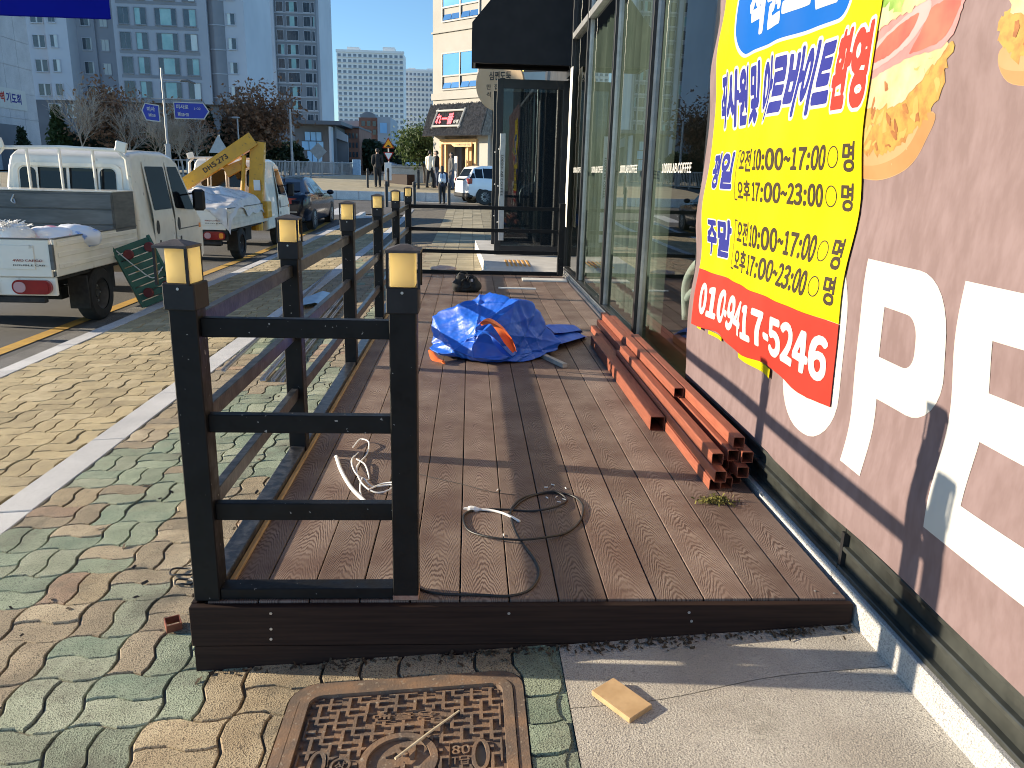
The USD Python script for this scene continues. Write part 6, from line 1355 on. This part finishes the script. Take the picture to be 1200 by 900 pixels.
# the granite building at the left edge
Y = 68; L0, L1 = at(-60, 172, Y - 13), at(49, 172, Y)
gb = thing('granite_building', 'grey stone clad building with a white banner at the left edge', 'building')
dv = (L1 - L0)[:2]; Lg = np.linalg.norm(dv); dv = dv / Lg; nv = np.array([dv[1], -dv[0]])   # nv faces the street
def gwall(u, w, z): return np.stack([L0[0] + dv[0] * u + nv[0] * w, L0[1] + dv[1] * u + nv[1] * w, z + 0 * u], -1)
def gbox(u0, u1, w0, w1, z0, z1):
    m = bx(u0, u1, w0, w1, z0, z1); v = np.array(m.vertices); return fixed(T3(gwall(v[:, 0], v[:, 1], v[:, 2]), m.faces, process=False))
zb = R(Y); put('core', gbox(-1, Lg, -12, -.05, zb, 16.5), 'stone_wall', gb)
pu, pz_ = 2.2, 1.9
for i in range(int((Lg) / pu) + 1):
    for j in range(8):
        u0, u1 = Lg - (i + 1) * pu, Lg - i * pu
        pass
        put('stone_panel', gbox(u0 + .012, u1 - .012, -.049, -.0 + rng.gauss(0, .004), zb + j * pz_ + .012, zb + (j + 1) * pz_ - .012), 'stone_wall', gb)
put('doorway', gbox(Lg - 6.5, Lg - 3.6, .012, .03, zb, zb + 3.3), 'podium', gb)
uu = lambda px: float(np.clip(((px + 60) / 109) ** .92, 0, 1) * Lg)
bz0, bz1 = level(131, 30, Y - 1), level(108, 30, Y - 1)
bn = thing('building_banner', 'white banner with blue Korean lettering on the granite building', 'banner')
put('cloth', gbox(Lg - 7.2, Lg - 1.7, .03, .04, bz0, bz1), 'print_white', bn)
gt = lambda txt, u0, u1, m: put('lettering', sheet(fit_text(txt, u0, u1, bz0 + .28 * (bz1 - bz0), bz0 + .80 * (bz1 - bz0), stroke=3), lambda q: gwall(q[:, 0], 0 * q[:, 0] + .045, q[:, 1])), m, bn)
gt('기도회', Lg - 4.75, Lg - 2.5, 'ink_blue'); gt('새벽', Lg - 6.5, Lg - 5.0, 'ink_red')

# apartment towers
def wall_box(name_, parent, x0, x1, y, d, z0, z1, mat): return put(name_, bx(x0, x1, y, y + d, z0, z1), mat, parent)
fz = {}
def window(parent, x0, x1, z0, z1, y, panes, fr='tower_white', sill=True, depth=.22):
    """one window set into a wall whose face is at y: frame, recessed panes"""
    w = put('window', cat(bx(x0 - .06, x1 + .06, y - .07, y - .004, z1, z1 + .08), bx(x0 - .06, x1 + .06, y - .12, y - .004, z0 - .12, z0), bx(x0 - .06, x0, y - .07, y - .004, z0 + .001, z1 - .001), bx(x1, x1 + .06, y - .07, y - .004, z0 + .001, z1 - .001)), fr, parent)
    n = len(panes); tot = sum(a for a, _ in panes); u = x0
    for a, m in panes:
        e = u + (x1 - x0) * a / tot; put('pane', bx(u + .03, e - .03, y - .02, y - .003, z0, z1), m, w); u = e
Y = 108.; k = Y / 911
def X(px, py=60, Y_=None): return at(px, py, Y_ or Y)[0]
tw = thing('apartment_tower', 'tall pale blue-grey apartment tower with teal windows and a curved stair bay', 'building')
zt, z0 = 62., level(120, 180, Y)
# window rows: floor 0 just above the podium
rows = [level(105, 180, Y) + i * 24.4 * k for i in range(12)]
# skewed verticals of the photograph come from the lens, so columns are read at row y = 60
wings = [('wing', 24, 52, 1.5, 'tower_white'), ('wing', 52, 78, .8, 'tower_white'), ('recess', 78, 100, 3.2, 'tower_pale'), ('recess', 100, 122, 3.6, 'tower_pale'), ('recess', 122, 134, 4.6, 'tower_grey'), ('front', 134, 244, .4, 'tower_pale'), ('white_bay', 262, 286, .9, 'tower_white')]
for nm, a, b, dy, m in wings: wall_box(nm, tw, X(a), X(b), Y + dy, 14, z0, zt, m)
cx = (X(240) + X(266)) / 2; rr0 = (X(266) - X(240)) / 2 + .15
put('stair_bay', lathe([(0, z0), (rr0, z0), (rr0, zt + 1), (0, zt + 1)], 28, 'z', (cx, Y + 2.0, 0)), 'tower_grey', tw, smooth=40)
for zz in rows: put('floor_band', lathe([(rr0 - .1, zz - .75), (rr0 + .05, zz - .75), (rr0 + .05, zz - .62), (rr0 - .1, zz - .62)], 28, 'z', (cx, Y + 2.0, 0)), 'tower_pale', tw)
for i, zz in enumerate(rows):
    hh = 16 * k / 2
    for a, b, pn in ((141, 153, ((1, 'win_dark'), (1, 'win_dark'))), (160, 173, ((1, 'win_teal'), (1, 'win_dark'))), (184, 208, ((1, 'win_dark'), (2.4, 'win_teal'), (1, 'win_dark'))), (217, 231, ((1, 'win_dark'), (1.2, 'win_teal' if i % 2 else 'win_pale')))):
        window(tw, X(a), X(b), zz - hh, zz + hh, Y + .4, pn, 'tower_grey')
    put('spandrel', bx(X(139), X(233), Y + .37, Y + .399, zz - hh - .55, zz - hh - .18), 'tower_grey', tw)
    lz_ = zz - .3
    window(tw, X(33), X(47), lz_ - .7, lz_ + .7, Y + 1.5, ((1, 'win_dark'), (.3, 'win_pale'), (1, 'win_dark')))
    window(tw, X(57), X(65), lz_ - .7, lz_ + .7, Y + .8, ((1, 'win_dark'), (1, 'win_pale' if i % 3 else 'win_dark')))
    window(tw, X(84), X(95), lz_ - .6, lz_ + .8, Y + 3.2, ((1, 'win_dark'), (1, 'win_dark'), (.4, 'win_pale')))
    window(tw, X(105), X(114), lz_ - .6, lz_ + .7, Y + 3.6, ((1, 'win_pale'), (1, 'win_pale')))
    window(tw, X(124.5), X(130), lz_ - .7, lz_ + .7, Y + 4.6, ((1, 'win_dark'),))
    window(tw, X(266), X(275), zz - .55, zz + .75, Y + .9, ((1, 'win_pale'), (1.3, 'win_dark')))
put('podium', bx(X(24), X(290), Y + 1.2, Y + 16, R(Y) - .2, z0 - .01), 'podium', tw)
for a, b in ((44, 58), (66, 76), (150, 172), (185, 200), (226, 236), (262, 274)): window(tw, X(a), X(b), z0 - 2.0, z0 - .5, Y + 1.2, ((1, 'win_dark'), (1, 'win_pale')))
Y2 = 172.; k2 = Y2 / 911
t2_ = thing('apartment_tower', 'grey apartment tower with narrow dark windows right of the curved stair bay', 'building')
X2 = lambda px: at(px, 60, Y2)[0]; zt2, zg2 = 105., R(Y2)
put('left_bay', bx(X2(282), X2(318), Y2, Y2 + 16, zg2, zt2), 'tower_pale', t2_); put('white_strip', bx(X2(318.05), X2(323), Y2 - .4, Y2 + 16, zg2, zt2), 'tower_white', t2_)
put('right_bay', bx(X2(323.05), X2(371), Y2 + .2, Y2 + 16, zg2, zt2), 'tower_grey', t2_); put('corner_strip', bx(X2(371.05), X2(374), Y2 + .8, Y2 + 16, zg2, zt2), 'tower_white', t2_)
rws = [level(138, 330, Y2) + i * 14.05 * k2 for i in range(26)]; pieces = 0
for i, zz in enumerate(rws):
    for a, b, yy in ((285, 292.5, 0), (296.5, 303.5, 0), (309, 316, 0), (325.5, 333, .2), (337, 350, .2), (357, 364.5, .2), (366.5, 369.5, .2)):
        window(t2_, X2(a), X2(b), zz - .95, zz + .85, Y2 + yy, ((1, 'win_dark'), (1, 'win_teal' if (i * 7 + int(a)) % 5 == 0 else 'win_dark')) if b - a < 10 else ((1, 'win_dark'), (1.6, 'win_teal' if i % 3 else 'win_dark'), (1, 'win_dark')), 'tower_white')
    put('floor_band', bx(X2(323.1), X2(370.9), Y2 + .12, Y2 + .199, zz + 1.35, zz + 1.6), 'tower_pale', t2_)
    if i % 5 < 2: put('dark_panel', bx(X2(283), X2(317.5), Y2 - .05, Y2 - .001, zz - 1.3, zz - 1.02), 'tower_grey', t2_)

# far white slab blocks
def far_block(label, pxa, pxb, py, Y_, ncol, nrow, depth, roof):
    t = thing('apartment_block', label, 'building'); k_ = Y_ / 911; xa, xb = at(pxa, 120, Y_)[0], at(pxb, 120, Y_)[0]; zt_ = level(py, (pxa + pxb) / 2, Y_)
    put('wall', bx(xa, xb, Y_, Y_ + depth, R(100) - 1, zt_), 'far_white', t)
    ms, sl_ = [], []; cw = (xb - xa) / ncol; rh = (zt_ - level(205, pxa, Y_)) / nrow
    for i in range(ncol):
        for j in range(nrow):
            x0, z1 = xa + (i + .22) * cw, zt_ - (j + .28) * rh; ms.append(bx(x0, x0 + cw * .60, Y_ - .05, Y_ - .01, z1 - rh * .52, z1)); sl_.append(bx(x0 - cw * .08, x0 + cw * .68, Y_ - .5, Y_ - .011, z1 - rh * .62, z1 - rh * .53))
    put('windows', cat(ms), 'far_window', t, kind='stuff'); put('sills', cat(sl_), 'far_white', t, kind='stuff')
    for a, b, hp in roof: put('roof_house', bx(at(a, 60, Y_)[0], at(b, 60, Y_)[0], Y_ + 2, Y_ + 10, zt_ - .01, zt_ + hp * k_), 'far_white', t)
    put('parapet', bx(xa - .3, xb + .3, Y_ - .3, Y_ + .2, zt_ + .001, zt_ + 1.2), 'far_white', t)
far_block('long white apartment block in the distance, the wider and taller of the pair', 396, 473.5, 62, 420, 13, 23, 14, ((406, 420, 6), (448, 462, 7)))
far_block('white apartment block in the distance, the lower one beside the restaurant wall', 474.5, 512, 84, 460, 8, 21, 14, ((478, 486, 4), (500, 508, 4)))

# low modern buildings
Y3 = 92.; X3 = lambda px: at(px, 180, Y3)[0]; L3 = lambda py: level(py, 370, Y3)
mb = thing('modern_building', 'low modern building with blue glass panels under a flat dark roof', 'building')
put('core', bx(X3(344), X3(392), Y3 + 1, Y3 + 14, R(Y3), L3(146)), 'podium', mb); put('roof_slab', bx(X3(340), X3(402), Y3 - .8, Y3 + 14, L3(146) + .01, L3(141.5)), 'podium', mb)
for a, b, p, q_ in ((356, 376, 154, 165), (352, 378, 165.2, 176), (358, 376, 176.2, 190)):
    n = 3
    for i in range(n): u0, u1 = a + (b - a) * i / n, a + (b - a) * (i + 1) / n; put('glass_panel', bx(X3(u0) + .04, X3(u1) - .04, Y3 + .85, Y3 + .99, L3(q_) + .04, L3(p) - .04), 'panel_blue', mb)
put('side_wall', bx(X3(387), X3(389.5), Y3 - .5, Y3 + 1, R(Y3), L3(148)), 'tower_white', mb)
put('side_glazing', prism([(X3(390), L3(196)), (X3(405), L3(190)), (X3(405), L3(157)), (X3(390), L3(148))], Y3 + 2, Y3 + 2.4, 'xz'), 'podium', mb); put('sloping_band', prism([(X3(390), L3(160)), (X3(405), L3(165)), (X3(405), L3(157)), (X3(390), L3(148))], Y3 + 1.7, Y3 + 1.99, 'xz'), 'tower_pale', mb)
Y4 = 100.; X4 = lambda px: at(px, 180, Y4)[0]; L4 = lambda py: level(py, 410, Y4)
bb = thing('brick_building', 'brown brick building beyond the modern glass building', 'building')
put('wall', bx(X4(403), X4(421.5), Y4, Y4 + 12, R(Y4), L4(150)), 'brick_brown', bb); put('roof_edge', bx(X4(402), X4(422), Y4 - .3, Y4 + 12, L4(150) + .01, L4(148)), 'podium', bb)
for i in range(4):
    for j in range(3): put('window', bx(X4(405.5 + i * 4), X4(407.6 + i * 4), Y4 - .06, Y4 - .001, L4(184 - j * 11), L4(178 - j * 11)), 'win_dark', bb)
Y5 = 150.; X5 = lambda px: at(px, 160, Y5)[0]; L5 = lambda py: level(py, 440, Y5)
cb_ = thing('town_building', 'brown and pale building with an arched roof in front of the far blocks', 'building')
put('brown_wall', bx(X5(421), X5(443), Y5, Y5 + 14, R(Y5), L5(138)), 'brick_brown', cb_); put('pale_wall', bx(X5(443.05), X5(458), Y5 - .6, Y5 + 14, R(Y5), L5(137)), 'tower_pale', cb_); put('low_wing', bx(X5(395), X5(420.95), Y5 + 3, Y5 + 14, R(Y5), L5(141)), 'tower_pale', cb_)
ar = [(X5(423) + (X5(441) - X5(423)) * (1 - math.cos(a)) / 2, L5(138) + 1.0 * math.sin(a)) for a in np.linspace(0, PI, 10)]; put('arched_roof', prism(ar, Y5, Y5 + 12, 'xz'), 'tower_grey', cb_)
for i in range(3):
    for j in range(2): put('window', bx(X5(424 + i * 6.5), X5(428 + i * 6.5), Y5 - .06, Y5 - .001, L5(158 - j * 10), L5(152 - j * 10)), 'win_dark', cb_)
put('window', bx(X5(446), X5(454), Y5 - .66, Y5 - .601, L5(156), L5(144)), 'panel_blue', cb_)
put('low_shop', bx(X5(418), X5(460), Y5 - 22, Y5 - 16, R(Y5), level(168, 440, Y5 - 22)), 'brick_brown', cb_); put('shop_roof', bx(X5(417), X5(462), Y5 - 23, Y5 - 15, level(168, 440, Y5 - 22) + .01, level(165.5, 440, Y5 - 22)), 'podium', cb_)
